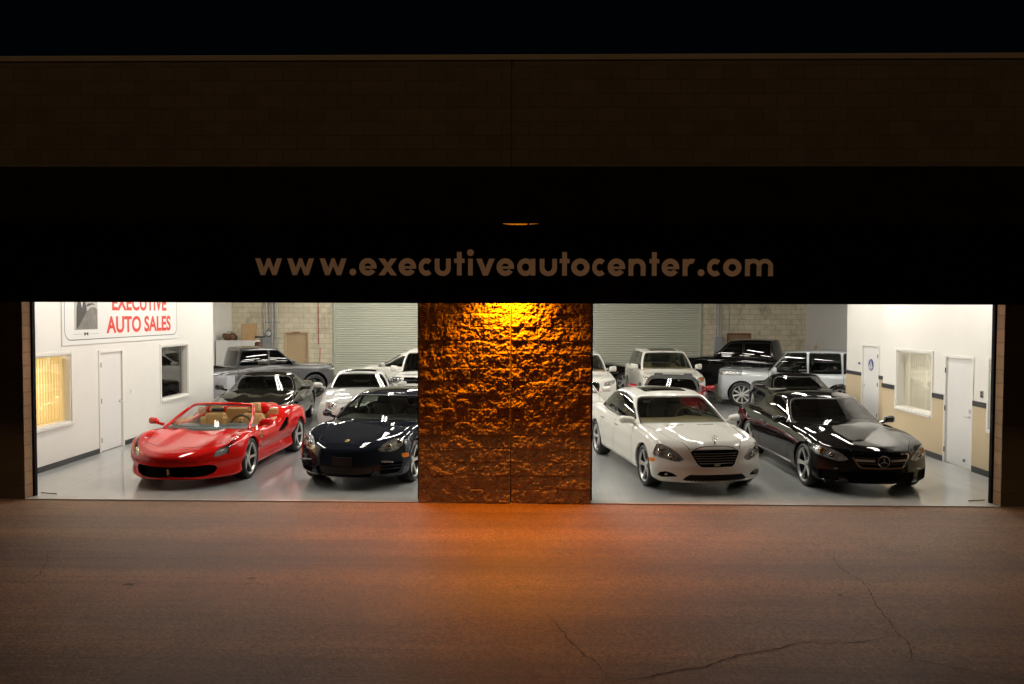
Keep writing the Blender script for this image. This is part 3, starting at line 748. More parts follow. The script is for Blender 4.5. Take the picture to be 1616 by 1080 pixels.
# jamb returns: visible brown block faces at the bay sides, 3 mm proud of the wall ends
b = MB(); b.box(JL, JL+.004, YF+.002, YI-.002, 0, HZ); bl(b, 'bay_jamb', 'cmu_brown')
b = MB(); b.box(JR-.004, JR, YF+.002, YI-.002, 0, HZ); bl(b, 'bay_jamb', 'cmu_brown')
for x0, x1 in ((JL-.04, JL+.032), (JR-.032, JR+.04), (PL-.04, PL+.01), (PR-.01, PR+.04)):
    b = MB(); b.box(x0, x1, YI+.003, YI+.075, 0, HZ+.2); bl(b, 'door_guide', 'gloss_black' if False else 'void')
for x0, x1 in ((JL, PL), (PR, JR)):
    b = MB(); b.box(x0, x1, YI+.02, YI+.5, HZ+.02, HZ+.55, .04); bl(b, 'roller_housing', 'steel_grey')
    b = MB(); b.box(x0+.01, x1-.01, YF-.004, YF+.05, -.011, .004); bl(b, 'threshold', 'steel_grey')
# pillar of split-faced block, real relief
nx, nz = 300, 400; X = np.linspace(PL, PR, nx); Z = np.linspace(-.01, HZ, nz); XX, ZZ = np.meshgrid(X, Z)
row = np.floor(ZZ/.2032).astype(int); bx = (XX+.254)/.4064+.5*(row % 2)*1.0; col = np.floor(bx).astype(int)
fx = (bx-col)*.4064; fz = (ZZ/.2032-row)*.2032; fx = np.minimum(fx, .4064-fx); fz = np.minimum(fz, .2032-fz)
bid = (row*37+col*101) % 512; r1 = rng.random(512)
rel = .036*fbm(XX*4.2+r1[bid]*9, ZZ*5.0+r1[(bid*11) % 512]*9, 3, 11, .6)+.010*(r1[(bid*13) % 512]-.5)+.046*fbm(XX*20, ZZ*24, 5, 21, .74)+.020*fbm(XX*52, ZZ*56, 3, 31, .7)
tilt = (r1[(bid*3) % 512]-.6)*.013*(row*.2032+.1-ZZ)/.1*-1
e = np.clip(np.minimum(fx, fz)/.008, 0, 1); rel = (rel+.006+tilt)-(1-e)*.014
jt = np.abs(XX+.252); rel = np.where(jt < .013, -.03, rel)
edge = np.minimum(XX-PL, PR-XX); rel = rel*np.clip(edge/.012, 0, 1)
rel = rel*.78
V = np.stack([XX.ravel(), (-.0-rel).ravel(), ZZ.ravel()], 1)
F = [(j*nx+i, j*nx+i+1, (j+1)*nx+i+1, (j+1)*nx+i) for j in range(nz-1) for i in range(nx-1)]
mk('split_face_pillar', V, F, 'splitface', B, True)
b = MB(); b.box(-.258, -.246, YF+.010, YF+.03, 0, HZ-.002); bl(b, 'control_joint', 'void')
b = MB(); b.box(PL, PR, YF+.085, YI, 0, HZ-.001); bl(b, 'pillar_core', 'cmu_face')

def holes(y0, y1, z0, z1, hs):
    out = []; hs = sorted(hs); y = y0
    for (a, c, p, q) in hs:
        a_, c_ = max(a, y0), min(c, y1)
        if c_ <= a_: continue
        if a_ > y: out.append((y, a_, z0, z1))
        if p > z0: out.append((a_, c_, z0, min(p, z1)))
        if q < z1: out.append((a_, c_, max(q, z0), z1))
        y = c_
    if y < y1: out.append((y, y1, z0, z1))
    return [o for o in out if o[3] > o[2]+1e-4]
def wallX(name, X, sd, y0, y1, z0, z1, hs, mt, th=.14):
    # interior face at X, the wall's body on the side sd
    b = MB()
    for (a, c, p, q) in holes(y0, y1, z0, z1, hs): b.box(*sorted((X, X+sd*th)), a, c, p, q)
    return bl(b, name, mt)
XL, XR, XR2, XSL, XSR, ZC = -8.65, 8.10, 9.0, -11.85, 10.95, 5.4
winL1, doorL, winL2 = (12.75, 14.87, .78, 2.06), (15.87, 16.80, 0, 2.05), (18.58, 20.05, .78, 2.04)
winR0, doorR, winR1, doorR2 = (12.85, 14.10, .84, 2.07), (14.62, 15.58, 0, 2.06), (16.10, 17.62, .84, 2.07), (20.56, 21.58, 0, 2.04)
wallX('office_wall', XL, -1, YI+.001, 21.7, 0, ZC, [winL1, doorL, winL2], 'white_wall')
wallX('office_wall', XR, 1, YI+.001, 18.3, 0, ZC, [winR0, doorR, winR1], 'white_wall')
wallX('office_wall', XR2, 1, 18.3, 22.65, 0, ZC, [doorR2], 'white_wall')
wallX('side_wall', XSL, -1, 21.7, YB, 0, ZC, [], 'white_wall', .2)
wallX('side_wall', XSR, 1, 22.65, YB, 0, ZC, [], 'grey_wall', .2)
for q in ((XSL, XL-.14, 21.56, 21.7), (XR+.14, XR2+.14, 18.16, 18.3), (XR2+.14, XSR, 22.51, 22.65)): b = MB(); b.box(*q, 0, ZC); bl(b, 'partition_wall', 'white_wall')
b = MB(); b.box(XSL-3, XSR+3, YI, YB+.3, ZC, ZC+.15); bl(b, 'ceiling', 'dark_ceiling')
b = MB(); b.box(-24, 24, YI, YB+.3, 5.6, 5.9); bl(b, 'flat_roof', 'base_black')
DB = (-9.73, -8.735); RD = (-7.80, 6.87); DB2 = (7.85, 8.80)
b = MB()
for (a, c, p, q) in holes(XSL, XSR, 0, ZC, [(DB[0], DB[1], 0, 2.10), (RD[0], RD[1], 0, 4.2), (DB2[0], DB2[1], 0, 2.10)]): b.box(a, c, YB, YB+.2, p, q)
bl(b, 'back_wall', 'cmu_cream')
# grey coiling door between the two halves of the back wall: real slats
b = MB(); n = 46; prof = []
for i in range(n):
    z = .09*i
    for (dz, dy) in ((0, .022), (.018, .002), (.045, -.004), (.072, .002), (.086, .020)): prof.append((z+dz, YB+.06+dy))
V = []; F = []
for z, y in prof: V += [(RD[0]+.06, y-YF, z), (RD[1]-.06, y-YF, z)]
for i in range(len(prof)-1): F.append((2*i, 2*i+1, 2*i+3, 2*i+2))
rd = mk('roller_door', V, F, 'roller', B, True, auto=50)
for a, c in ((RD[0], RD[0]+.075), (RD[1]-.075, RD[1])):
    b = MB(); b.box(a, c, YB-.03, YB+.12, 0, 4.25, .005); b.V = [(v[0], v[1]-YF, v[2]) for v in b.V]; b.build('guide_rail', 'roller_guide', rd)
b = MB(); b.box(-.55, -.40, YB-.035, YB+.12, 0, 4.25, .005); b.V = [(v[0], v[1]-YF, v[2]) for v in b.V]; b.build('guide_rail', 'roller_guide', rd)
def back_door(a, c, mt, fm):
    b = MB(); b.box(a+.06, c-.06, YB+.07, YB+.11, 0, 2.035, .003); d = bl(b, 'back_door', mt)
    b = MB(); b.box(a, a+.06, YB-.02, YB+.14, 0, 2.10); b.box(c-.06, c, YB-.02, YB+.14, 0, 2.10); b.box(a+.06, c-.06, YB-.02, YB+.14, 2.04, 2.10)
    b.V = [(v[0], v[1]-YF, v[2]) for v in b.V]; b.build('door_frame', fm, d)
    b = MB(); b.tube([(c-.13, YB+.07-YF, 1.0), (c-.13, YB+.01-YF, 1.0)], .02); b.tube([(c-.13, YB+.01-YF, 1.0), (c-.24, YB+.01-YF, 1.0)], .012); b.build('door_handle', 'alloy', d, True)
    b = MB(); b.box(a+.35, c-.35, YB-.045, YB-.02, 2.055, 2.09, .004); b.V = [(v[0], v[1]-YF, v[2]) for v in b.V]; b.build('door_closer', 'rust', d)
    return d
back_door(*DB, 'tan_door', 'tan_frame'); back_door(*DB2, 'brown_door', 'brown_frame')
def inner_door(X, sd, dr, hinge_near, name='office_door', lever='alloy'):
    # sd: side the wall's body lies on; the leaf sits 15 mm behind the wall face
    y0, y1, z0, z1 = dr
    b = MB(); xa = X+sd*.02; b.box(*sorted((xa, xa+sd*.04)), y0+.035, y1-.035, .012, z1-.035, .003); d = bl(b, name, 'door_paint')
    b = MB()
    for (a, c, p, q) in ((y0-.03, y0+.03, 0, z1+.03), (y1-.03, y1+.03, 0, z1+.03), (y0+.03, y1-.03, z1-.03, z1+.03)):
        b.box(*sorted((X-sd*.018, X+sd*.10)), a, c, p, q, .004)
    b.V = [(v[0], v[1]-YF, v[2]) for v in b.V]; b.build('door_frame', 'white_trim', d)
    hy = y0+.035 if hinge_near else y1-.035; ky = y1-.10 if hinge_near else y0+.10
    for hz in (.25, 1.05, 1.78):
        b = MB(); b.tube([(X-sd*.022, hy-YF, hz-.05), (X-sd*.022, hy-YF, hz+.05)], .011, 8); b.build('hinge', 'steel_grey' if sd < 0 else 'base_black', d, True)
    b = MB(); s = 1 if hinge_near else -1
    b.lathe([(.001, -sd*.012), (.03, -sd*.012), (.035, 0)], 16, c=(xa, ky-YF, .97), axis='x'); b.tube([(xa, ky-YF, .97), (xa-sd*.06, ky-YF, .97)], .012, 8)
    b.tube([(xa-sd*.06, ky-YF, .97), (xa-sd*.062, ky-s*.12-YF, .97)], .011, 8); b.build('door_handle', lever, d, True)
    return d
inner_door(XL, -1, doorL, True); dd = inner_door(XR, 1, doorR, False); inner_door(XR2, 1, doorR2, True, 'restroom_door')
b = MB(); b.box(XR-.0, XR+.02, doorR[0]+.07-YF, doorR[0]+.16-YF, 1.04, 1.12, .01); b.build('deadbolt', 'alloy', dd)
b = MB(); b.box(XR-.008, XR+.02, doorR[0]+.25-YF, doorR[0]+.29-YF, .12, .17); b.build('door_stop', 'steel_grey', dd)
def window(X, sd, w, blind, gm, rm, depth=.12, lit=None):
    y0, y1, z0, z1 = w; b = MB()
    for (a, c, p, q) in ((y0-.06, y0, z0-.06, z1+.06), (y1, y1+.06, z0-.06, z1+.06), (y0, y1, z1, z1+.06)): b.box(*sorted((X-sd*.02, X+sd*.0)), a, c, p, q, .004)
    b.box(*sorted((X-sd*.045, X+sd*.0)), y0, y1, z0-.06, z0+.0, .006)
    e = depth  # reveal lining
    for (a, c, p, q) in ((y0, y0+.025, z0, z1), (y1-.025, y1, z0, z1), (y0+.025, y1-.025, z1-.025, z1), (y0+.025, y1-.025, z0, z0+.025)): b.box(*sorted((X+sd*.001, X+sd*(e+.05))), a, c, p, q)
    f = bl(b, 'office_window', 'white_trim')
    b = MB(); xg = X+sd*e; b.box(*sorted((xg, xg+sd*.006)), y0+.02, y1-.02, z0+.02, z1-.02); b.V = [(v[0], v[1]-YF, v[2]) for v in b.V]; b.build('window_pane', gm, f)
    if blind:
        b = MB(); n = int((y1-y0-.1)/.085); V = []; F = []
        for i in range(n+1):
            yy = y0+.05+i*.085; a = random.uniform(.02, .05)
            b.V += [(X+sd*(e+.09), yy-YF, z0+.06), (X+sd*(e+.09+a), yy+.082-YF, z0+.06), (X+sd*(e+.09+a), yy+.082-YF, z1-.06), (X+sd*(e+.09), yy-YF, z1-.06)]
            q = len(b.V)-4; b.F.append((q, q+1, q+2, q+3))
        b.build('vertical_blind', blind, f)
    if lit:
        ol = bpy.data.lights.new('office_light', 'AREA'); ol.energy = lit[0]; ol.color = lit[1]; ol.size = 1.2; q = bpy.data.objects.new('office_light', ol); C.objects.link(q); q.parent = f; q.location = (X+sd*(e+1.3), (y0+y1)/2-YF, z1+.2)
    b = MB(); xr = X+sd*(e+.2); b.box(*sorted((xr, xr+sd*2.2)), y0-.5, y1+.5, z0-.4, z1+.3); b.F = [fc[::-1] for fc in b.F]
    b.V = [(v[0], v[1]-YF, v[2]) for v in b.V]; b.F.pop(5 if sd < 0 else 4); b.build('office_interior', rm, f)
    return f
window(XL, -1, winL1, 'blind_yellow', 'office_glass', 'blind_yellow', .10, (170, (1, .85, .6)))
window(XL, -1, winL2, None, 'office_glass', 'office_dark', .10)
window(XR, 1, winR1, 'blind_grey', 'office_glass', 'blind_grey', .14, (110, (1, .95, .85)))
window(XR, 1, winR0, 'blind_grey', 'office_glass', 'office_dark', .14)
# skirting, wainscot and dado rail
b = MB()
for (a, c) in ((YI+.08, doorL[0]-.03), (doorL[1]+.03, 21.7)): b.box(XL, XL+.012, a, c, 0, .10, .002)
bl(b, 'skirting', 'base_black')
b = MB()
for X, a, c in ((XR, YI+.08, doorR[0]-.03), (XR, doorR[1]+.03, 18.3), (XR2, 18.32, doorR2[0]-.03), (XR2, doorR2[1]+.03, 22.65)): b.box(X-.022, X, a, c, 0, .11, .002)
bl(b, 'skirting', 'base_black')
def wains(z0, z1, d, name, mt):
    b = MB()
    for X, y0, y1, hs in ((XR, YI+.08, 18.3, [winR0, doorR, winR1]), (XR2, 18.32, 22.65, [doorR2])):
        for (a, c, p, q) in holes(y0, y1, z0, z1, [(h[0]-.061 if h[2] else h[0]-.031, h[1]+(.061 if h[2] else .031), h[2]-.061 if h[2] else -1, h[3]+.07) for h in hs]): b = MB(); b.box(X-d, X, a, c, p, q); bl(b, name, mt)
wains(.111, 1.198, .012, 'wainscot', 'tan_panel'); wains(1.2, 1.295, .028, 'dado_rail', 'rail')
b = MB(); b.box(XR-.010, XR, 14.28, 14.38, 1.37, 1.50, .003)
sw = bl(b, 'light_switch', 'switch_grey')
for q in (0, 1):
    b = MB(); b.box(XR-.016, XR-.010, 14.30-YF, 14.36-YF, 1.385+q*.055, 1.425+q*.055, .002); b.build('rocker', 'photo_dark', sw)
b = MB(); b.box(XL, XL+.010, 17.11, 17.20, 1.07, 1.19, .003); sw = bl(b, 'light_switch', 'white_trim')
b = MB(); b.box(XL+.010, XL+.018, 17.14-YF, 17.17-YF, 1.10, 1.16, .002); b.build('rocker', 'white_trim', sw)
for x, s in ((JL, 1), (JR, -1)):
    b = MB(); b.tube([(x+s*.04, 12.25, .02), (x+s*.30, 12.22, .012)], .008, 6); tag(b.build('floor_bolt', 'black_trim', None, True), 'short dark rod lying on the floor at the '+('left' if s > 0 else 'right')+' bay jamb', 'rod')

# ------------------------------------------------------------------ awning with the web address
YA = 11.0; ZA0, ZA1 = 2.99, 4.087
A = thing('awning', 'long black fabric awning with a web address in pale letters over both bays', 'awning', (0, YA, ZA0))
V = []; F = []
xs = sorted(set(list(np.linspace(-13, 13, 53))+list(np.linspace(-.36, .15, 12))))
for x in xs:
    t = np.clip((x+.36)/.51, 0, 1); sag = .026*math.sin(PI*t)**.7*(1-.45*t) if 0 < t < 1 else 0
    V += [(x, 0, 0), (x, 0, (ZA1-ZA0)-sag), (x, .012, 0), (x, .012, (ZA1-ZA0)-sag)]
for i in range(len(xs)-1):
    a, b_ = 4*i, 4*i+4; F += [(a, b_, b_+1, a+1), (a+2, a+3, b_+3, b_+2), (a, a+2, b_+2, b_), (a+1, b_+1, b_+3, a+3)]
mk('valance', V, F, 'black_fabric', A, False)
b = MB(); d = YF-YA; b.prism([(0.0, ZA1-ZA0), (d, 5.016-ZA0), (d, 5.03-ZA0), (0.0, ZA1-ZA0+.012)], -13, 13, 'x'); b.build('canopy', 'black_fabric', A)
for s in (-13, 12.99):
    b = MB(); b.prism([(0.013, 0), (d, 0), (d, 5.01-ZA0), (0.013, ZA1-ZA0-.01)], s, s+.01, 'x'); b.build('end_panel', 'black_fabric', A)
b = MB()
for x in np.arange(-12.5, 12.6, 1.25):
    b.tube([(x, .03, .02), (x, .03, ZA1-ZA0-.02), (x, d-.02, 5.016-ZA0-.03)], .014, 6); b.tube([(x, .03, .03), (x, d-.02, .6)], .012, 6)
b.tube([(-12.9, .03, .02), (12.9, .03, .02)], .014, 6); b.tube([(-12.9, .03, ZA1-ZA0-.06), (12.9, .03, ZA1-ZA0-.06)], .014, 6)
b.build('frame', 'base_black', A)
LT = bpy.data.objects.new('lettering', None); C.objects.link(LT); LT.parent = A
def letters():
    b = MB(); k = (3.35+3.785)/(1219.3-403.96); U = lambda off, z: -3.785+(off+z/3.673-403.96)*k
    bz, xh, st = 3.372-ZA0, .232, .066; lay = [0]
    def add(poly, dl=0): b.prism(poly, -.0035-dl*.0012, -.0005, 'y')
    def bar(x0, x1, z0, z1, dl=0): add([(x0, z0), (x1, z0), (x1, z1), (x0, z1)], dl)
    def ring(cx, cz, ro, ri, a0, a1, dl=0, sx=1, n=26):
        t = [math.radians(a0+(a1-a0)*i/n) for i in range(n+1)]
        for i in range(n):
            p = [(cx+sx*ro*math.cos(t[i]), cz+ro*math.sin(t[i])), (cx+sx*ro*math.cos(t[i+1]), cz+ro*math.sin(t[i+1])), (cx+sx*ri*math.cos(t[i+1])*1.0, cz+ri*math.sin(t[i+1])), (cx+sx*ri*math.cos(t[i]), cz+ri*math.sin(t[i]))]
            q = len(b.V); y = -.0035-dl*.0012; b.V += [(c[0], y, c[1]) for c in p]; b.F.append((q, q+3, q+2, q+1))
    ro = xh/2+.006
    def L(ch, x0, x1):
        nonlocal b
        b = MB(); L_(ch, x0, x1); b.build('letter', 'letter', LT)
    def L_(ch, x0, x1):
        w = x1-x0; cx = (x0+x1)/2; cz = bz+xh/2; sx = w/2/ro
        if ch in 'oec':
            ri = ro-.072
            if ch == 'o': ring(cx, cz, ro, ri, 0, 360, 0, sx)
            if ch == 'c': sx = w/1.72/ro; cx = x0+ro*sx; ring(cx, cz, ro, ri, 48, 312, 0, sx)
            if ch == 'e': ring(cx, cz, ro, ri, 0, 328, 0, sx); bar(x0+.05, x1-.001, cz-.024, cz+.012, 1)
        elif ch in 'a':
            cx = x0+ro; ring(x0+(w*.5-.01), cz, ro, ro-.07, 0, 360, 0, (w*.5-.01)/ro); bar(x1-st, x1, bz, bz+xh, 1)
        elif ch == 'u':
            bar(x0, x0+st, bz+xh*.42, bz+xh); bar(x1-st, x1, bz+xh*.42, bz+xh)
            r_ = w/2; ring(cx, bz+xh*.42, xh*.45, xh*.45-.066, 180, 360, 1, r_/(xh*.45))
        elif ch == 'n' or ch == 'r':
            bar(x0, x0+st, bz, bz+xh)
            if ch == 'n': bar(x1-st, x1, bz, bz+xh*.56); ring(cx, bz+xh*.56, xh*.46, xh*.46-.066, 0, 180, 1, w/2/(xh*.46))
            else: ring(x0+w*.66, bz+xh*.55, xh*.47, xh*.47-.07, 62, 180, 1, .62*w/(xh*.47))
        elif ch == 'm':
            bar(x0, x0+st, bz, bz+xh); h = (w+st)/2
            for q in (0, 1):
                a = x0+q*(w-h); bar(a+h-st, a+h, bz, bz+xh*.56, q); ring(a+h/2, bz+xh*.56, xh*.46, xh*.46-.06, 0, 180, 2+q, h/2/(xh*.46))
        elif ch == 't': bar(cx-st/2, cx+st/2, bz, bz+xh+.093); bar(x0, x1, bz+xh-.06, bz+xh, 1)
        elif ch == 'i':
            bar(cx-st/2, cx+st/2, bz, bz+xh); ring(cx, bz+xh+.082, .047, 0, 0, 360)
        elif ch == '.': ring(cx, bz+.045, .047, 0, 0, 360)
        elif ch == 'v': add([(x0, bz+xh), (x0+.078, bz+xh), (cx, bz+.10), (x1-.078, bz+xh), (x1, bz+xh), (cx+.034, bz), (cx-.034, bz)])
        elif ch == 'w':
            a, c = x0+w*.29, x1-w*.29
            add([(x0, bz+xh), (x0+.072, bz+xh), (a+.012, bz+.10), (cx-.022, bz+xh), (cx+.022, bz+xh), (c-.012, bz+.10), (x1-.072, bz+xh), (x1, bz+xh), (c+.034, bz), (c-.028, bz), (cx, bz+.125), (a+.028, bz), (a-.034, bz)])
        elif ch == 'x':
            add([(x0, bz+xh), (x0+.085, bz+xh), (x1, bz), (x1-.085, bz)]); add([(x1, bz+xh), (x1-.085, bz+xh), (x0, bz), (x0+.085, bz)][::-1], 1)
    for ch, a, c in [('w', 88, 245), ('w', 275, 432), ('w', 465, 622), ('.', 640, 677), ('e', 695, 797), ('x', 808, 915), ('e', 925, 1027), ('c', 1042, 1118), ('u', 1135, 1228), ('t', 1247, 1308), ('i', 1322, 1362), ('v', 1375, 1483), ('e', 1493, 1595)]: L(ch, U(380, a), U(380, c))
    for ch, a, c in [('a', 70, 175), ('u', 200, 300), ('t', 315, 372), ('o', 382, 488), ('c', 503, 577), ('e', 592, 693), ('n', 712, 810), ('t', 832, 888), ('e', 902, 1003), ('r', 1023, 1098), ('.', 1112, 1145), ('c', 1163, 1240), ('o', 1254, 1360), ('m', 1380, 1540)]: L(ch, U(800, a), U(800, c))
    return b
letters()

# ------------------------------------------------------------------ sodium wall lamp under the awning
T = thing('wall_lamp', 'orange sodium wall lamp on the rough block pillar under the awning', 'lamp', (-.25, YF, 3.41))
b = MB(); b.box(-.14, .14, -.16, -.05, .02, .14, .015); b.box(-.09, .09, -.05, -.0, -.06, .20, .01); b.build('housing', 'base_black', T)
M['sodium'] = emis('sodium', (1, .42, .08), 12)
b = MB(); b.box(-.11, .11, -.15, -.07, -.012, .018, .01); b.build('lens', 'sodium', T)
ld = bpy.data.lights.new('lamp_light', 'SPOT'); ld.energy = LAMP; ld.color = (1, .275, .002); ld.shadow_soft_size = .03; ld.spot_size = math.radians(138); ld.spot_blend = 1.0
lo = bpy.data.objects.new('lamp_light', ld); C.objects.link(lo); lo.parent = T; lo.location = (0, -.13, -.03)
lp = bpy.data.lights.new('lamp_uplight', 'POINT'); lp.energy = LAMP*.25; lp.color = (1, .34, .02); lp.shadow_soft_size = .03
lo = bpy.data.objects.new('lamp_uplight', lp); C.objects.link(lo); lo.parent = T; lo.location = (0, -.14, .20)

# ------------------------------------------------------------------ ceiling lights (above the sight line; they light the room and show in the paintwork)
def ceiling_light(x, y, label):
    t = thing('ceiling_light', label, 'ceiling light', (x, y, 4.42), 0, 'fluorescent ceiling lights')
    b = MB(); b.box(-.16, .16, -1.22, 1.22, .05, .10, .01); b.build('housing', 'white_trim', t)
    b = MB(); b.tube([(0, -.9, .1), (0, -.9, .38)], .006, 6); b.tube([(0, .9, .1), (0, .9, .38)], .006, 6); b.build('hanger', 'steel_grey', t)
    for s in (-1, 1):
        b = MB(); b.box(s*.08-.019, s*.08+.019, -1.18, 1.18, .004, .04); b.build('tube', 'tube', t)
    return t
OFF = {(3, 3), (3, 4), (4, 3), (4, 4)}
rowsY = (13.7, 17.6, 21.4, 25.2, 29.0); colsX = (-6.9, -3.4, .1, 3.6, 7.1); tk = []
base = None
for iy, y in enumerate(rowsY):
    for ix, x in enumerate(colsX):
        lab = 'twin tube ceiling light, %s across and %s from the street' % (('first', 'second', 'third', 'fourth', 'fifth')[ix], ('first row', 'second row', 'third row', 'fourth row', 'fifth row')[iy])
        if base is None: base = ceiling_light(x, y, lab); continue
        t = base.copy(); C.objects.link(t); t.location = (x, y, 4.42); t['label'] = lab
        for ch in base.children:
            q = ch.copy(); C.objects.link(q); q.parent = t
            if ch.name.startswith('tube') and (iy, ix) in OFF:
                q.data = ch.data.copy(); q.data.materials[0] = M['tube_off']

# ------------------------------------------------------------------ wall sign
def text_mesh(s, off=.0, sp=1.0):
    cu = bpy.data.curves.new('txt', 'FONT'); cu.body = s; cu.size = 1; cu.extrude = .0; cu.offset = off; cu.resolution_u = 4; cu.space_character = sp
    o = bpy.data.objects.new('txt', cu); C.objects.link(o); dg = bpy.context.evaluated_depsgraph_get(); dg.update()
    me = bpy.data.meshes.new_from_object(o.evaluated_get(dg)); V = np.array([v.co[:] for v in me.vertices]); F = [tuple(p.vertices) for p in me.polygons]
    bpy.data.objects.remove(o); V -= V.min(0); V /= np.maximum(V.max(0), 1e-6); return V, F
SG = thing('wall_sign', 'large white dealership sign with red capitals and an old photograph on the left wall', 'sign', (XL, 17.0, 2.22))
by = lambda y: y-17.0
b = MB(); b.box(0, .022, by(14.58), by(19.43), 0, 1.55, .003); b.build('board', 'sign_white', SG)
def rrect(y0, y1, z0, z1, r):
    P = []
    for cy, cz, a in ((y1-r, z0+r, -90), (y1-r, z1-r, 0), (y0+r, z1-r, 90), (y0+r, z0+r, 180)):
        for i in range(9): t = math.radians(a+90*i/8); P.append((cy+r*math.cos(t), cz+r*math.sin(t)))
    return P
o_, i_ = rrect(by(14.65), by(19.40), .09, 1.46, .20), rrect(by(14.665), by(19.385), .105, 1.445, .187)
V = [(.0235, *p) for p in o_]+[(.0235, *p) for p in i_]; n = len(o_); mk('border', V, [(i, (i+1) % n, n+(i+1) % n, n+i) for i in range(n)], 'sign_black', SG, False)
for s, y0, y1, z0, z1 in (('AUTO SALES', 16.13, 19.06, 2.415, 2.772), ('EXECUTIVE', 16.36, 18.84, 2.886, 3.243)):
    V, F = text_mesh(s, .03); V = [(.0245, by(y0+v[0]*(y1-y0)), z0-2.22+v[1]*(z1-z0)) for v in V]; mk('lettering', V, F, 'sign_red', SG, False)
ph = MB(); ph.box(.022, .024, by(14.98), by(15.80), .29, 1.25); ph = ph.build('photograph', 'photo_light', SG)
def flat(name, pts, x, mt, par): return mk(name, [(x, by(p[0]), p[1]-2.22) for p in pts], [tuple(range(len(pts)))], mt, par, False)
flat('picture_suit', [(15.04, 2.52), (15.06, 2.95), (15.12, 3.12), (15.22, 3.2), (15.33, 3.12), (15.40, 2.95), (15.42, 2.80), (15.30, 2.70), (15.22, 2.52)], .0250, 'photo_dark', ph)
flat('picture_shirt', [(15.20, 3.05), (15.23, 3.18), (15.28, 3.08), (15.245, 2.93)], .0256, 'sign_white', ph)
flat('picture_fender', [(14.985, 2.515), (15.10, 2.56), (15.25, 2.70), (15.40, 2.86), (15.55, 2.94), (15.70, 2.95), (15.79, 2.90), (15.79, 2.515)], .0253, 'photo_mid', ph)
flat('picture_wheel', [(15.36, 2.95), (15.45, 3.02), (15.62, 3.03), (15.72, 2.99), (15.60, 3.00), (15.47, 2.97)], .0258, 'photo_dark', ph)
flat('bow_tie', [(15.31, 2.47), (15.38, 2.435), (15.45, 2.47), (15.45, 2.385), (15.38, 2.42), (15.31, 2.385)], .0245, 'sign_black', SG)
flat('rule_line', [(14.93, 2.424), (15.84, 2.424), (15.84, 2.429), (14.93, 2.429)], .0240, 'photo_mid', SG)
# restroom sign on the far door
RS = MB(); RS.lathe([(.001, -.006), (.15, -.006), (.155, 0)], 32, axis='x'); RS = RS.build('restroom_sign', 'blue'); RS.location = (XR2+.02, 21.09, 1.53)
tag(RS, 'round blue sign with a white triangle on the white far door', 'sign')
mk('triangle', [(-.0085, -.115, -.075), (-.0085, .115, -.075), (-.0085, 0, .125)], [(0, 1, 2)], 'sign_white', RS, False)
b = MB(); b.lathe([(.001, 0), (.017, 0)], 12, c=(-.0092, 0, .045), axis='x'); b.prism([(-.028, -.055), (.028, -.055), (.012, .025), (-.012, .025)], -.0095, -.009, 'x'); b.build('figure', 'blue', RS)
b = MB(); b.prism([(-.07, -.115), (.07, -.115), (.05, -.09), (-.05, -.09)], -.0098, -.0085, 'x'); b.build('caption', 'sign_white', RS)
b = MB(); b.box(-.008, 0, -.06, .06, -.03, .03, .002); o = b.build('wall_plate', 'blue'); o.location = (XR2, 21.78, 1.53); tag(o, 'tiny blue plate on the wall beside the restroom door', 'sign')
# ------------------------------------------------------------------ things on and by the back wall
E_ = thing('electric_meter', 'grey electrical cabinet with a round meter dial and conduits on the block wall', 'meter', (-10.36, YB, 1.47))
b = MB(); b.box(-.20, .20, -.18, 0, -.35, .41, .01); b.build('cabinet', 'steel_grey', E_)
b = MB(); b.lathe([(.12, 0), (.125, -.10), (.11, -.13)], 28, c=(.03, 0, .55)); b.box(-.10, .16, -.06, 0, .42, .68, .01); b.build('meter_body', 'base_black', E_, True)
b = MB(); b.lathe([(.001, -.135), (.085, -.135), (.10, -.125)], 28, c=(.03, 0, .55)); d_ = b.build('dial', 'sign_white', E_, True)
b = MB()
for a in (.6, 2.2, 3.9): b.lathe([(.001, -.138), (.02, -.138)], 12, c=(.03+.045*math.cos(a), 0, .55+.045*math.sin(a)))
b.build('pointer', 'photo_mid', d_)
for x, r in ((-10.52, .018), (-10.44, .018), (-10.28, .02), (-10.20, .035), (-10.07, .018), (-10.01, .022)):
    b = MB(); z0 = -.4 if x > -10.1 else .40; b.tube([(x+10.36, -.06, z0), (x+10.36, -.06, 3.3)], r, 8); b.build('conduit', 'conduit', E_, True)
b = MB(); b.box(-.18, .48, -.035, 0, .985, 1.025); b.box(.20, .50, -.035, 0, .345, .385); b.build('strut', 'steel_grey', E_)
b = MB(); b.tube([(-1.35, -.05, .31), (-.2, -.05, .31)], .025, 8); b.build('conduit', 'conduit', E_, True)
def wallthing(name, label, cat, mt, m_): o = m_.build(name, mt, None, True); return tag(o, label, cat)
b = MB(); b.tube([(-8.35, YB-.03, 1.60), (-8.35, YB-.03, 4.4)], .016, 6); wallthing('sprinkler_pipe', 'thin rusty pipe running down the block wall right of the tan door', 'pipe', 'rust', b)
b = MB(); b.tube([(-8.28, YB-.25, 0), (-8.27, YB-.06, 1.47)], .014, 6); b.box(-8.40, -8.16, YB-.30, YB-.22, 0, .09, .01); wallthing('broom', 'broom with a red handle leaning beside the tan door', 'broom', 'red_pole', b)
E2 = thing('breaker_panel', 'grey breaker panel under vertical conduits on the right of the roller door', 'panel', (7.50, YB, 1.2))
b = MB(); b.box(-.17, .17, -.16, 0, -.2, .75, .01); b.build('cabinet', 'steel_grey', E2)
for x, r in ((7.40, .022), (7.50, .03), (7.60, .022)):
    b = MB(); b.tube([(x-7.5, -.05, .75), (x-7.5, -.05, 3.5)], r, 8); b.build('conduit', 'conduit', E2, True)
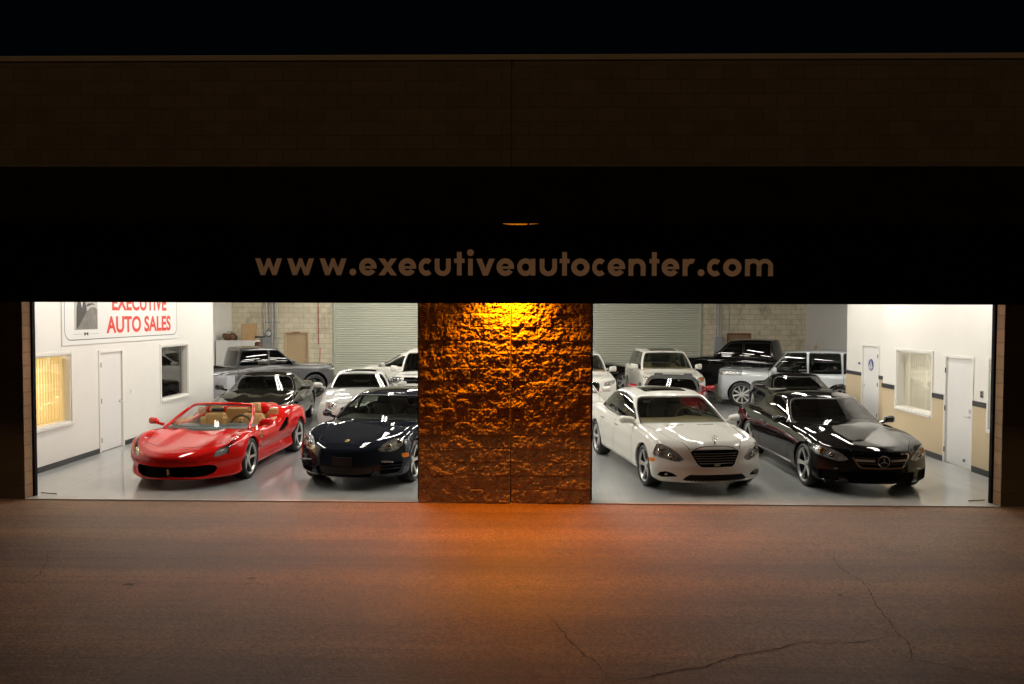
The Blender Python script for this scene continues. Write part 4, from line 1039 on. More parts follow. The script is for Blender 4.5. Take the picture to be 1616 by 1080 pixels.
b = MB(); b.tube([(7.92, YB-.03, 2.15), (7.92, YB-.03, 4.5)], .014, 6); wallthing('wall_pipe', 'thin pipe on the stained block wall above the right back door', 'pipe', 'conduit', b)
b = MB(); b.box(XSR-.06, XSR, 30.3, 30.55, 1.50, 1.66, .005); b.tube([(XSR-.02, 30.42, 1.66), (XSR-.02, 30.42, 1.8)], .012, 6); wallthing('junction_box', 'small brown junction box on the grey right side wall', 'junction box', 'tan_door', b)
# storage in the far left corner
SC = thing('storage_cabinet', 'white storage cabinets in the far left corner behind the grey pickup', 'cabinet', (-10.95, 30.2, 0))
b = MB(); b.box(-.85, .62, -.35, .35, .02, 1.80, .01); b.build('carcass', 'white_wall', SC)
for x in (-.84, -.35, .14):
    b = MB(); b.box(x, x+.465, -.37, -.352, .08, 1.77, .004); dr = b.build('cabinet_door', 'sign_white', SC)
    b = MB(); b.tube([(x+.42, -.385, .85), (x+.42, -.385, 1.05)], .008, 6); b.build('handle', 'steel_grey', dr)
b = MB(); b.box(-.26, .26, -.20, .20, 0, .62, .006); b.box(-.262, .262, -.03, .03, .621, .624); o = b.build('cardboard_box', 'cardboard'); o.location = (-10.62, 30.15, 1.80); o.rotation_euler[2] = .15; tag(o, 'tall cardboard box standing on the white storage cabinets', 'box')
g, F = gridbox(.26, .18, .14, .12, 6, 6, 6); V = [(p[0]*.26, p[1]*.18, p[2]*.13+.13+.03*math.sin(p[0]*5)) for p in g]; o = mk('leather_bag', V, F, 'brown', None, True); o.location = (-11.35, 30.1, 1.80); tag(o, 'brown leather bag slumped on the white cabinets left of the cardboard box', 'bag')
b = MB(); b.tube([(-.13, 0, .2), (-.08, 0, .32), (.08, 0, .32), (.13, 0, .2)], .013, 6); b.build('handle', 'brown', o, True)
b = MB(); b.tube([(-.12, -.11, .10), (.18, -.12, .10)], .03, 8); b.box(-.2, -.1, -.15, -.07, .06, .14, .01); o = b.build('cordless_tool', 'base_black'); o.location = (-10.15, 30.1, 1.83); tag(o, 'black tool lying at the right end of the storage cabinets', 'tool')
g, F = gridbox(.12, .1, .14, .07, 4, 4, 4); V = [(p[0]*.12, p[1]*.1, p[2]*.13) for p in g]; o = mk('tool_pouch', V, F, 'brown', None, True); o.location = (-10.22, 29.95, 1.62); tag(o, 'brown pouch hanging at the end of the storage cabinets', 'pouch')
FC = thing('filing_cabinet', 'grey steel filing cabinet standing past the end of the left office wall', 'filing cabinet', (-8.55, 22.15, 0))
b = MB(); b.box(-.22, .22, -.3, .3, .02, 1.07, .006); b.build('case', 'cabinet_grey', FC)
for k in range(3):
    b = MB(); b.box(-.205, .205, -.318, -.302, .05+k*.34, .37+k*.34, .004); dr = b.build('drawer', 'cabinet_grey', FC)
    b = MB(); b.box(-.05, .05, -.34, -.318, .24+k*.34, .27+k*.34, .004); b.build('handle', 'steel_grey', dr)
# ------------------------------------------------------------------ cars
def cab_glass(c, G, ws_in=.07, hdr=.92, low=.10, sides=(), chrome=None, tint='glass_tint', side_tint=None, sun=None, trim=.018, rear=True):
    """window cuts for a cabin: windscreen between the pillars, rear window, side windows given as (x,z) outlines"""
    zbl = itp(c['ze']); zr = itp(G['roof']); x0, x1, x2, x3 = G['xs']; wb, wr = G['wb'], G['wr']; side_tint = side_tint or tint
    def ws(e, frac=hdr):
        def f(V):
            zb_ = float(zbl(x0)); zt_ = float(zr(x1)); t = (V[:, 2]-zb_)/(zt_-zb_)
            wy = wb*(1-t)+wr*t-ws_in+e+G.get('barrel', .035)*np.sin(PI*np.clip(t, 0, 1))-G.get('taper', (.06, .14))[0]*wb*.9
            zhi = zb_+(zt_-zb_)*frac-.045*(np.abs(V[:, 1])/wb)**2.4+e; d1 = np.abs(V[:, 1])-wy; d2 = V[:, 2]-zhi; d3 = zb_+(low-.10)-e*.5-V[:, 2]
            r = .05; a = np.maximum(d1+r, 0); b_ = np.maximum(d2+r, 0); q = np.hypot(a, b_)-r+np.minimum(np.maximum(d1+r, d2+r), 0)
            return np.maximum(np.maximum(q, d3), V[:, 0]-(x1+x2)/2)
        return f
    fr = lambda q, n: (n[:, 0] < -.12) & (q[:, 0] < x1+.12) & (np.abs(n[:, 1]) < .8)
    cuts = [dict(name='windscreen_seal', fn=ws(trim), sel=fr, m='rubber'), dict(name='windscreen', fn=ws(0), sel=fr, src=('windscreen_seal',), m=tint)]
    for poly, r in sides:
        cuts.append(dict(name='window_trim', fn=sideways(poly, r+trim), sel=SIDE, m=chrome or 'rubber', pair=True))
    for i, (poly, r) in enumerate(sides):
        cuts.append(dict(name='side_window'+'_'*0, fn=sideways(poly, r), sel=SIDE, src=('window_trim',), m=side_tint, pair=True) if i == 0 else dict(name='rear_side_window' if i == 1 else 'quarter_window', fn=sideways(poly, r), sel=SIDE, src=('window_trim',), m=side_tint, pair=True))
    if rear:
        zt_ = float(zr(x2)); zb_ = float(zbl(x3))
        cuts.append(dict(name='rear_window', fn=lambda V: np.maximum(np.maximum(np.abs(V[:, 1])-(wr-.06), V[:, 2]-(zt_-.09)), zb_+.06-V[:, 2]), sel=lambda q, n: (n[:, 0] > .25) & (q[:, 0] > (x1+x2)/2), m='glass_dark'))
    if sun:
        cuts.append(dict(name='sunroof', fn=plan([(sun[0], -1), (sun[0], sun[2]), (sun[1], sun[2]), (sun[1], -1)], .03), sel=TOP, m='glass_black'))
    return cuts
XZ = lambda V: V[:, [0, 2]]
YZ = lambda V: V[:, [1, 2]]
XY = lambda V: np.stack([V[:, 0], np.abs(V[:, 1])], 1)
def slats(name, z0, z1, n, h, src, m, ymax=2, inset=0):
    return dict(name=name, proj=YZ, lines=[[(-2, z), (2, z)] for z in np.linspace(z0, z1, n)], w=h, src=(src,), m=m, inset=inset)
def L2(pts, w=.0050): return dict(proj=XZ, pts=pts, w=w, sel=SIDE)
def P2(pts, w=.0042): return dict(proj=XY, pts=pts, w=w, sel=TOP)
def badge(car, name, x, y, z, r, m, star=True, tilt=90, ringw=.12):
    """round three-pointed badge facing the front"""
    b = MB(); b.tube([(0, r*math.cos(t), r*math.sin(t)) for t in np.linspace(0, 2*PI, 29)[:-1]], r*ringw, 6, True)
    if star:
        for k in range(3):
            a = PI/2+k*2*PI/3; s0 = len(b.V); b.tube([(0, 0, 0), (0, r*math.cos(a), r*math.sin(a))], [r*.16, r*.04], 6)
    b.V = [(v[0]+x, v[1]+y, v[2]+z) for v in b.V]; return b.build(name, m, car, True)
K = []   # rest of the fleet share this list
G1 = 'cars in the left bay of the showroom'; G2 = 'cars in the right bay of the showroom'

# ---- red open sports car
c = dict(L=4.53, W=1.94, fo=1.09, wb=2.65, R=.345, rimR=.268, tw=.25, paint='paint_red', gap=.03, nx=100,
  zc=[(0, .50), (.10, .55), (.35, .615), (.8, .69), (1.1, .74), (1.5, .79), (2.1, .85), (2.85, .88), (3.0, .96), (3.25, 1.0), (3.7, .95), (4.2, .88), (4.53, .84)],
  ze=[(0, .44), (.15, .53), (.45, .67), (.85, .785), (1.1, .825), (1.4, .80), (1.8, .78), (2.4, .79), (2.8, .86), (3.3, .955), (3.65, .98), (4.1, .94), (4.53, .84)],
  zb=[(0, .17), (.25, .13), (4.1, .14), (4.53, .30)], nose=[(.1, .04), (.2, .0), (.33, .05), (.45, .05), (.60, .16), (.8, .3)], plan=(.62, 2.3), crown=3.2,
  sec=[(-1, .88), (-.8, .95), (-.35, .955), (.1, 1.0), (.55, .985), (.85, .95), (1, .90)], hw=[(0, .90), (.5, .965), (1.1, .975), (1.9, .925), (2.4, .93), (3.2, .97), (3.8, .97), (4.53, .88)],
  bulge=[(1.09, .62, .02, .5, .2), (3.74, .66, .02, .6, .25)], ridges=[(.30, 1.9, .44, .020, .14)], swage=(.42, .035, .09), r=.085, cockpit=(1.38, 2.95), spokes=dict(n=5, w=(.075, .045), dish=.05, twin=.0), rim='alloy_bright', caliper='caliper_yellow',
  mirror=(1.62, 1.03, .90, .075, .11, .065, 'paint'), armm='paint_red')
hl = [(.47, .60), (.60, .60), (.76, .62), (.86, .70), (.84, .80), (.76, .79), (.66, .72), (.52, .655)]
c['cuts'] = [
  dict(name='grille', fn=frontal([(-.1, .215), (.50, .215), (.62, .25), (.66, .33), (.58, .365), (.3, .355), (-.1, .35)], .015), sel=FRONT, m='void', inset=.10),
  dict(name='headlight', fn=lambda V: sdpoly(np.stack([V[:, 0], np.abs(V[:, 1])], 1), [(.26, .62), (.33, .735), (.48, .81), (.80, .868), (1.02, .866), (.78, .832), (.53, .765), (.37, .65)])-.002, sel=lambda q, n: (n[:, 2] > .1) & (q[:, 2] > .45), m='lamp_dark', inset=.045, pair=True, lens='glass_lens', bulbs=[]),
  dict(name='headlight_reflector', fn=lambda V: V[:, 0]-.50, src=('headlight',), m='lamp_bowl', inset=.03, pair=True, lens='glass_lens'),
  dict(name='side_intake', fn=sideways([(2.55, .60), (2.95, .78), (3.08, .80), (3.0, .66), (2.75, .58)], .01), sel=SIDE, m='void', inset=.06, pair=True),
  dict(name='lower_lip', fn=lambda V: V[:, 2]-.155, sel=FRONT, m='black_trim'),
]
c['gaps'] = [L2([(1.78, .82), (1.72, .60), (1.78, .26), (2.72, .26), (2.86, .55), (2.84, .85)]), P2([(.42, 0), (.42, .35), (.62, .66), (1.2, .76), (1.62, .80)]), dict(proj=YZ, pts=[(-.9, .44), (.9, .44)], w=.004, sel=FRONT)]
c['cab'] = dict(xs=(1.10, 2.00, 2.42, 2.62), roof=[(1.1, 1.09), (1.9, 1.165), (2.1, 1.175), (2.6, 1.17)], wb=.79, wr=.565, sink=.04, r=.03, curve=.34, crown=.045, nobody=True, bodyname='windscreen_frame', nx=24, taper=(.02, 0))
c['cab']['cuts'] = cab_glass(c, c['cab'], .055, .90, .12, tint='glass_clear', rear=False, trim=.02)
c['inside'] = dict(x=(1.42, 3.0), w=.80, z=.78, m='tan_leather', dash=(1.66, .80, 'dash_dark'), dashl=.34, seats=[(2.38, .37, .16), (2.38, -.37, .16)], ss=1.0, tilt=16, wheelm='dash_dark')
car, S1 = make_car('sports_car', 'red open-top sports car with tan leather seats at the front of the left bay', 'car', c, (-5.72, 13.62), -1.5, G1)
G = c['cab']; zb0 = float(itp(c['ze'])(1.10))-.04; pts = []
for v, t in [(-.985, t) for t in np.linspace(.02, .9, 8)]+[(-.95, .96)]+[(v, .985) for v in np.linspace(-.85, .85, 13)]+[(.95, .96)]+[(.985, t) for t in np.linspace(.9, .02, 8)]:
    x = G['xs'][0]+(G['xs'][1]-G['xs'][0])*t+G['curve']*abs(v)**2.2*(1-.25*t); zt_ = float(itp(G['roof'])(x))-G['crown']*abs(v)**2.4
    wt = (G['wb']*(1-t)+G['wr']*t+.035*math.sin(PI*t))*.985; pts.append((x+.01, v*wt, zb0+t*(zt_-zb0)))
b = MB(); b.tube(pts, .027, 8); b.build('windscreen_frame', 'paint_red', car, True, 60)
# humps and rear bulkhead behind the seats
for s in (1, -1):
    g, F = gridbox(.42, .17, .13, .12, 12, 8, 6)
    V = [(3.22+p[0]*.42, s*(.42+p[1]*(.19-.05*p[0])), .98+p[2]*(.13-.09*(p[0]+1)/2)) for p in g]; mk('headrest_fairing', V, F if s > 0 else F, 'paint_red', car, True)
b = MB(); b.box(2.86, 2.94, -.80, .80, .45, 1.0, .03); b.build('bulkhead', 'tan_leather', car)
b = MB(); b.box(1.95, 2.85, .77, .84, .55, .845, .02); b.build('door_card', 'tan_leather', car)
b = MB(); b.box(1.95, 2.85, -.84, -.77, .55, .845, .02); b.build('door_card', 'tan_leather', car)
b = MB(); b.box(1.93, 1.98, -.12, .12, 1.03, 1.10, .02); b.build('rear_view_mirror', 'black_trim', car)
gx = front_x(S1, 0, .29)
mk('horse_emblem', [(gx-.006+0*i, y, z) for i, (y, z) in enumerate([(.0, .235), (.02, .27), (.012, .30), (.03, .33), (.0, .345), (-.022, .33), (-.012, .30), (-.028, .27), (-.012, .26)])], [tuple(range(9))], 'chrome', car, False)
for s in (1, -1):
    b = MB(); b.box(1.50, 1.57, s*.962-.006, s*.962+.006, .62, .71, .004); b.build('shield_badge', 'gold', car)
for s in (1, -1):
    for y, x in ((.70, .60), (.76, .78)):
        b = MB(); zz = surf_z(S1, x, y, .08); b.lathe([(.001, .03), (.05, .02), (.055, .0)], 16, c=(x, s*y, zz-.055), axis='z'); b.build('lamp_unit', 'lamp_bowl', car, True)

# ---- dark blue four-door fastback
c = dict(L=4.97, W=1.93, fo=.95, wb=2.92, R=.352, rimR=.272, tw=.27, paint='paint_navy', gap=.035, nx=100,
  zc=[(0, .62), (.08, .69), (.3, .77), (.7, .85), (1.1, .91), (1.4, .94), (2.5, 1.0), (3.8, 1.05), (4.6, 1.02), (4.97, .93)],
  ze=[(0, .56), (.2, .70), (.5, .83), (.85, .91), (1.1, .93), (1.6, .92), (2.4, .93), (3.4, .99), (4.1, 1.02), (4.97, .92)],
  nose=[(.15, .07), (.25, .0), (.42, .01), (.55, .04), (.68, .12), (.9, .3)], plan=(.50, 2.4), crown=2.6, ridges=[(.3, 1.5, .50, .016, .10)], r=.10,
  hw=[(0, .90), (.5, .955), (1, .965), (2.4, .94), (3.9, .965), (4.97, .88)], bulge=[(.95, .66, .015, .45, .2)], swage=(.45, .02, .1),
  spokes=dict(n=5, w=(.05, .035), twin=.16, dish=.05), rim='alloy', caliper='caliper_grey', mirror=(1.78, 1.02, 1.01, .08, .105, .07, 'paint'), armm='paint_navy')
c['cuts'] = [
  dict(name='headlight', fn=frontal([(.56, .645), (.66, .62), (.80, .64), (.86, .72), (.84, .80), (.76, .81), (.64, .75)], .02), sel=lambda q, n: (q[:, 0] < 1.0) & (n[:, 0] < .3), m='lamp_bowl', inset=.028, pair=True, lens='glass_lens', bulbs=[(.68, .675, .05, 'chrome'), (.80, .72, .062, 'chrome')]),
  dict(name='lower_grille', fn=frontal([(-.1, .22), (.44, .22), (.48, .30), (.50, .365), (-.1, .365)], .01), sel=FRONT, m='black_trim', inset=.05),
  dict(name='side_intake', fn=frontal([(.58, .25), (.83, .28), (.87, .42), (.60, .42)], .015), sel=lambda q, n: (q[:, 0] < .9) & (n[:, 0] < -.05), m='void', inset=.05, pair=True),
  dict(name='number_plate', fn=frontal([(-.1, .40), (.155, .40), (.155, .53), (-.1, .53)], .01), sel=FRONT, m='gloss_black'),
  dict(name='amber_marker', fn=sideways([(.42, .50), (.54, .50), (.53, .55), (.43, .56)], .008), sel=lambda q, n: (q[:, 0] < .8), m='amber', pair=True),
]
c['cuts'].append(dict(name='intake_bar', proj=YZ, lines=[[(-2, .385), (2, .385)], [(-2, .335), (2, .335)]], w=.010, src=('side_intake',), m='paint', pair=True))
c['gaps'] = [P2([(.16, 0), (.17, .3), (.30, .52), (.9, .63), (1.45, .74)]), L2([(1.72, .93), (1.55, .60), (1.62, .25)]), L2([(2.75, .95), (2.78, .25)]), L2([(3.75, .95), (3.55, .60), (3.35, .28)]), L2([(1.62, .25), (3.35, .28)])]
c['cab'] = dict(xs=(1.20, 2.18, 3.35, 4.55), roof=[(1.2, 1.25), (2.15, 1.36), (2.8, 1.41), (3.3, 1.39), (4.0, 1.25), (4.6, 1.05)], wb=.87, wr=.65, r=.06, curve=.24, nx=60, taper=(.04, .22))
c['cab']['cuts'] = cab_glass(c, c['cab'], .06, .90, .11, sides=[([(1.80, .99), (2.32, 1.25), (2.76, 1.29), (2.76, 1.0)], .02), ([(2.84, 1.0), (2.84, 1.29), (3.3, 1.28), (3.85, 1.17), (4.0, 1.10), (3.85, 1.06)], .02)], tint='glass_wind', side_tint='glass_tint', sun=(2.52, 3.05, .42), chrome='gloss_black')
c['inside'] = dict(x=(1.62, 4.1), w=.80, z=.86, m='black_leather', dash=(1.92, .95, 'black_leather'), seats=[(2.60, .38, .32), (2.60, -.38, .32), (3.5, .38, .34), (3.5, -.38, .34)], seat='grey_leather', tilt=18)
c['handles'] = [(2.62, .80, .17, 'paint'), (3.6, .84, .17, 'paint')]
car, S1 = make_car('fastback_car', 'dark blue four-door fastback with round headlights, partly behind the rough block pillar', 'car', c, (-2.82, 13.57), -9.5, G1)
xx = .24; zz = surf_z(S1, xx, 0)
mk('crest', [(xx-.05, -.030, zz-.010), (xx-.05, .030, zz-.010), (xx+.03, .034, zz+.012), (xx+.05, 0, zz+.014), (xx+.03, -.034, zz+.012), ], [(0, 4, 3, 2, 1)], 'gold', car, False)
for s in (1, -1):
    b = MB(); fx_ = front_x(S1, s*.66, .335, .08); b.box(fx_-.005, fx_+.03, s*.70-.10, s*.70+.10, .448, .470, .006); b.build('running_light', 'lamp_bowl', car)
b = MB(); b.box(front_x(S1, 0, .465)-.012, front_x(S1, 0, .465)+.01, -.165, .165, .395, .535, .004); b.build('plate_frame', 'black_trim', car)

# ---- white luxury saloon
c = dict(L=5.10, W=1.87, fo=.90, wb=3.06, R=.345, rimR=.262, tw=.245, paint='paint_white', gap=.035, nx=104,
  zc=[(0, .74), (.06, .79), (.3, .86), (.8, .93), (1.1, .955), (1.4, .975), (3.9, 1.07), (4.6, 1.03), (5.10, .93)],
  ze=[(0, .62), (.2, .73), (.5, .83), (.9, .91), (1.4, .94), (2.4, .955), (3.6, .99), (4.3, 1.0), (5.10, .90)],
  nose=[(.15, .06), (.25, .0), (.42, .0), (.52, .04), (.62, .055), (.80, .12)], plan=(.40, 2.5), crown=2.4, ridges=[(.1, 1.5, .50, .014, .09)], r=.09,
  hw=[(0, .88), (.5, .925), (.95, .935), (2.4, .925), (4.0, .935), (5.10, .87)], swage=(.40, .012, .08), bulge=[(.9, .62, .018, .5, .18), (3.96, .62, .018, .5, .18)],
  spokes=dict(n=5, w=(.05, .036), twin=.15, dish=.04), rim='alloy', caliper='caliper_grey', mirror=(1.62, .985, 1.01, .075, .125, .07, 'paint'), armm='paint_white')
c['cuts'] = [
  dict(name='grille_surround', fn=frontal([(-.1, .475), (.27, .48), (.37, .66), (.385, .69), (-.1, .70)], .022), sel=FRONT, m='chrome'),
  dict(name='grille', fn=frontal([(-.1, .482), (.265, .487), (.360, .66), (.368, .678), (-.1, .688)], .008), sel=FRONT, src=('grille_surround',), m='void', inset=.05),
  dict(name='headlight', fn=(lambda V: np.maximum(frontal([(.50, .55), (.60, .53), (.93, .61), (.93, .74), (.78, .765), (.66, .71), (.55, .615)], .012)(V), V[:, 0]-.46)), sel=lambda q, n: (q[:, 0] < .9) & (n[:, 0] < .1), m='lamp_bowl', inset=.026, pair=True, lens='glass_lens', bulbs=[(.80, .665, .05, 'chrome'), (.68, .60, .045, 'chrome')]),
  dict(name='lower_grille', fn=frontal([(-.1, .235), (.42, .235), (.52, .25), (.44, .325), (-.1, .33)], .01), sel=FRONT, m='void', inset=.05),
  dict(name='fog_light', fn=frontal([(.60, .30), (.80, .27), (.86, .30), (.80, .355), (.72, .36)], .008), sel=lambda q, n: (q[:, 0] < .9) & (n[:, 0] < -.05), m='void', inset=.04, pair=True, bulbs=[(.74, .315, .030, 'chrome')]),
  dict(name='amber_marker', fn=sideways([(.40, .50), (.60, .485), (.60, .53), (.42, .545)], .008), sel=lambda q, n: (q[:, 0] < .8), m='amber', pair=True),
]
c['cuts'].insert(2, slats('grille_bar', .51, .66, 5, .0042, 'grille', 'alloy'))
c['cuts'].insert(7, slats('intake_mesh', .25, .32, 4, .004, 'lower_grille', 'black_trim'))
c['gaps'] = [P2([(.10, 0), (.11, .40), (.45, .62), (1.0, .70), (1.45, .78)]), L2([(1.62, .94), (1.50, .60), (1.56, .27)]), L2([(2.68, .96), (2.70, .27)]), L2([(3.72, .98), (3.55, .66), (3.33, .27)]), L2([(1.56, .27), (3.33, .27)]), L2([(1.35, .275), (3.6, .275)], .005), P2([(1.17, .12), (1.18, .40)], .018)]
c['cab'] = dict(xs=(1.16, 2.08, 3.45, 4.35), roof=[(1.2, 1.28), (2.08, 1.395), (2.8, 1.455), (3.4, 1.43), (3.9, 1.32), (4.4, 1.12)], wb=.86, wr=.66, r=.075, curve=.22, nx=60, taper=(.04, .14))
c['cab']['cuts'] = cab_glass(c, c['cab'], .065, .90, .11, sides=[([(1.70, 1.01), (2.22, 1.26), (2.72, 1.335), (2.74, 1.01)], .025), ([(2.82, 1.01), (2.80, 1.335), (3.20, 1.325), (3.62, 1.23), (4.0, 1.08), (3.92, 1.03)], .02)], tint='glass_wind', side_tint='glass_tint', sun=(2.42, 2.98, .38))
c['inside'] = dict(x=(1.60, 4.0), w=.80, z=.86, m='beige_leather', dash=(1.84, .965, 'beige_leather'), seats=[(2.60, .38, .36), (2.60, -.38, .36), (3.45, .38, .38), (3.45, -.38, .38)], seat='grey_leather', tilt=16, wheelm='beige_leather')
c['handles'] = [(2.50, .80, .19, 'chrome'), (3.42, .82, .19, 'chrome')]
car, S1 = make_car('luxury_saloon', 'white luxury saloon with a slatted grille and sunroof, first in the right bay', 'car', c, (2.82, 13.33), 9.8, G2)
zz = surf_z(S1, .12, 0); badge(car, 'hood_star', .13, 0, zz+.065, .045, 'chrome'); 
b = MB(); b.tube([(.13, 0, zz-.02), (.13, 0, zz+.02)], [.018, .008], 8); b.build('star_base', 'chrome', car, True)
b = MB(); fx_ = front_x(S1, 0, .50); b.box(fx_-.012, fx_+.02, -.045, .045, .475, .50, .004); b.build('grille_sensor', 'lamp_bowl', car)

# ---- black luxury coupe
c = dict(L=5.08, W=1.88, fo=.92, wb=2.955, R=.352, rimR=.278, tw=.26, paint='paint_black', gap=.032, nx=100,
  zc=[(0, .68), (.06, .725), (.3, .80), (.8, .895), (1.3, .965), (1.7, .99), (3.9, 1.03), (4.6, .99), (5.08, .88)],
  ze=[(0, .60), (.2, .70), (.5, .80), (.95, .885), (1.5, .91), (2.4, .93), (3.5, .98), (4.2, .98), (5.08, .88)],
  nose=[(.12, .05), (.22, -.02), (.36, .02), (.48, .03), (.62, .035), (.76, .10)], plan=(.46, 2.3), crown=2.6, ridges=[(.0, 2.2, .48, .012, .14)], r=.085,
  hw=[(0, .885), (.5, .93), (.95, .94), (2.4, .925), (3.9, .94), (5.08, .86)], swage=(.42, .02, .10), bulge=[(.92, .64, .018, .5, .16), (3.88, .66, .025, .6, .2)],
  spokes=dict(n=5, w=(.045, .032), twin=.20, dish=.045), rim='alloy', caliper='caliper_grey', mirror=(1.88, .99, .98, .075, .115, .07, 'paint'), armm='paint_black')
c['cuts'] = [
  dict(name='grille_surround', fn=frontal([(-.1, .455), (.34, .46), (.44, .63), (.44, .655), (-.1, .665)], .020), sel=FRONT, m='chrome'),
  dict(name='grille', fn=frontal([(-.1, .462), (.335, .467), (.43, .63), (.43, .645), (-.1, .655)], .008), sel=FRONT, src=('grille_surround',), m='void', inset=.05),
  dict(name='grille_bar', proj=YZ, lines=[[(.11, .565), (.5, .565)], [(-.5, .565), (-.11, .565)]], w=.018, src=('grille',), m='alloy'),
  dict(name='intake_mesh', proj=YZ, lines=[[(-.4, z), (.4, z)] for z in (.515, .61)], w=.004, src=('grille',), m='chrome_dim'),
  dict(name='headlight', fn=frontal([(.50, .565), (.64, .54), (.90, .62), (.92, .71), (.86, .755), (.72, .72), (.58, .64)], .012), sel=lambda q, n: (q[:, 0] < 1.0) & (n[:, 0] < .1), m='lamp_bowl', inset=.04, pair=True, lens='glass_lens', bulbs=[(.70, .62, .045, 'chrome'), (.80, .665, .05, 'amber')]),
  dict(name='lower_grille', fn=frontal([(-.1, .20), (.48, .20), (.56, .36), (-.1, .37)], .01), sel=FRONT, m='void', inset=.05),
  dict(name='side_intake', fn=frontal([(.62, .20), (.84, .23), (.86, .37), (.66, .37)], .01), sel=lambda q, n: (q[:, 0] < .9) & (n[:, 0] < -.05), m='void', inset=.04, pair=True),
]
c['gaps'] = [P2([(.08, 0), (.10, .42), (.45, .62), (1.0, .70), (1.6, .78)]), L2([(1.80, .92), (1.60, .60), (1.66, .27)]), L2([(3.16, .95), (3.20, .40), (3.10, .27)]), L2([(1.66, .27), (3.10, .27)]), P2([(1.50, .10), (1.50, .58)], .02)]
c['cab'] = dict(xs=(1.42, 2.30, 3.35, 4.45), roof=[(1.4, 1.22), (2.3, 1.345), (2.75, 1.40), (3.3, 1.365), (3.9, 1.24), (4.5, 1.03)], wb=.85, wr=.62, r=.075, curve=.26, nx=60, taper=(.04, .18))
c['cab']['cuts'] = cab_glass(c, c['cab'], .06, .90, .11, sides=[([(1.98, .965), (2.35, 1.17), (2.75, 1.275), (3.20, 1.265), (3.60, 1.18), (3.92, 1.05), (3.80, .995)], .022)], tint='glass_tint', side_tint='glass_dark', chrome='chrome', trim=.020)
c['cuts'].append(dict(name='sill_strip', proj=XZ, lines=[[(1.5, .29), (3.3, .28)]], w=.006, sel=SIDE, m='alloy', pair=True))
c['inside'] = dict(x=(1.80, 4.0), w=.80, z=.86, m='black_leather', dash=(2.02, .95, 'black_leather'), seats=[(2.72, .38, .32), (2.72, -.38, .32)], seat='black_leather', tilt=18)
c['handles'] = [(2.98, .80, .19, 'chrome')]
car, S1 = make_car('luxury_coupe', 'glossy black luxury coupe with chrome window trim beside the white luxury saloon', 'car', c, (5.52, 13.36), 2.0, G2)
fx_ = front_x(S1, 0, .565); badge(car, 'grille_badge', fx_-.015, 0, .560, .088, 'chrome_dim', ringw=.10)
b = MB(); b.lathe([(.001, 0), (.085, 0)], 24, c=(fx_-.004, 0, .560), axis='x'); b.build('badge_back', 'gloss_black', car)
for s in (1, -1):
    b = MB(); q = front_x(S1, s*.62, .41, .05); b.box(q-.004, q+.06, s*.62-.08, s*.62+.06, .405, .42, .005); b.build('running_light', 'lamp_bowl', car)

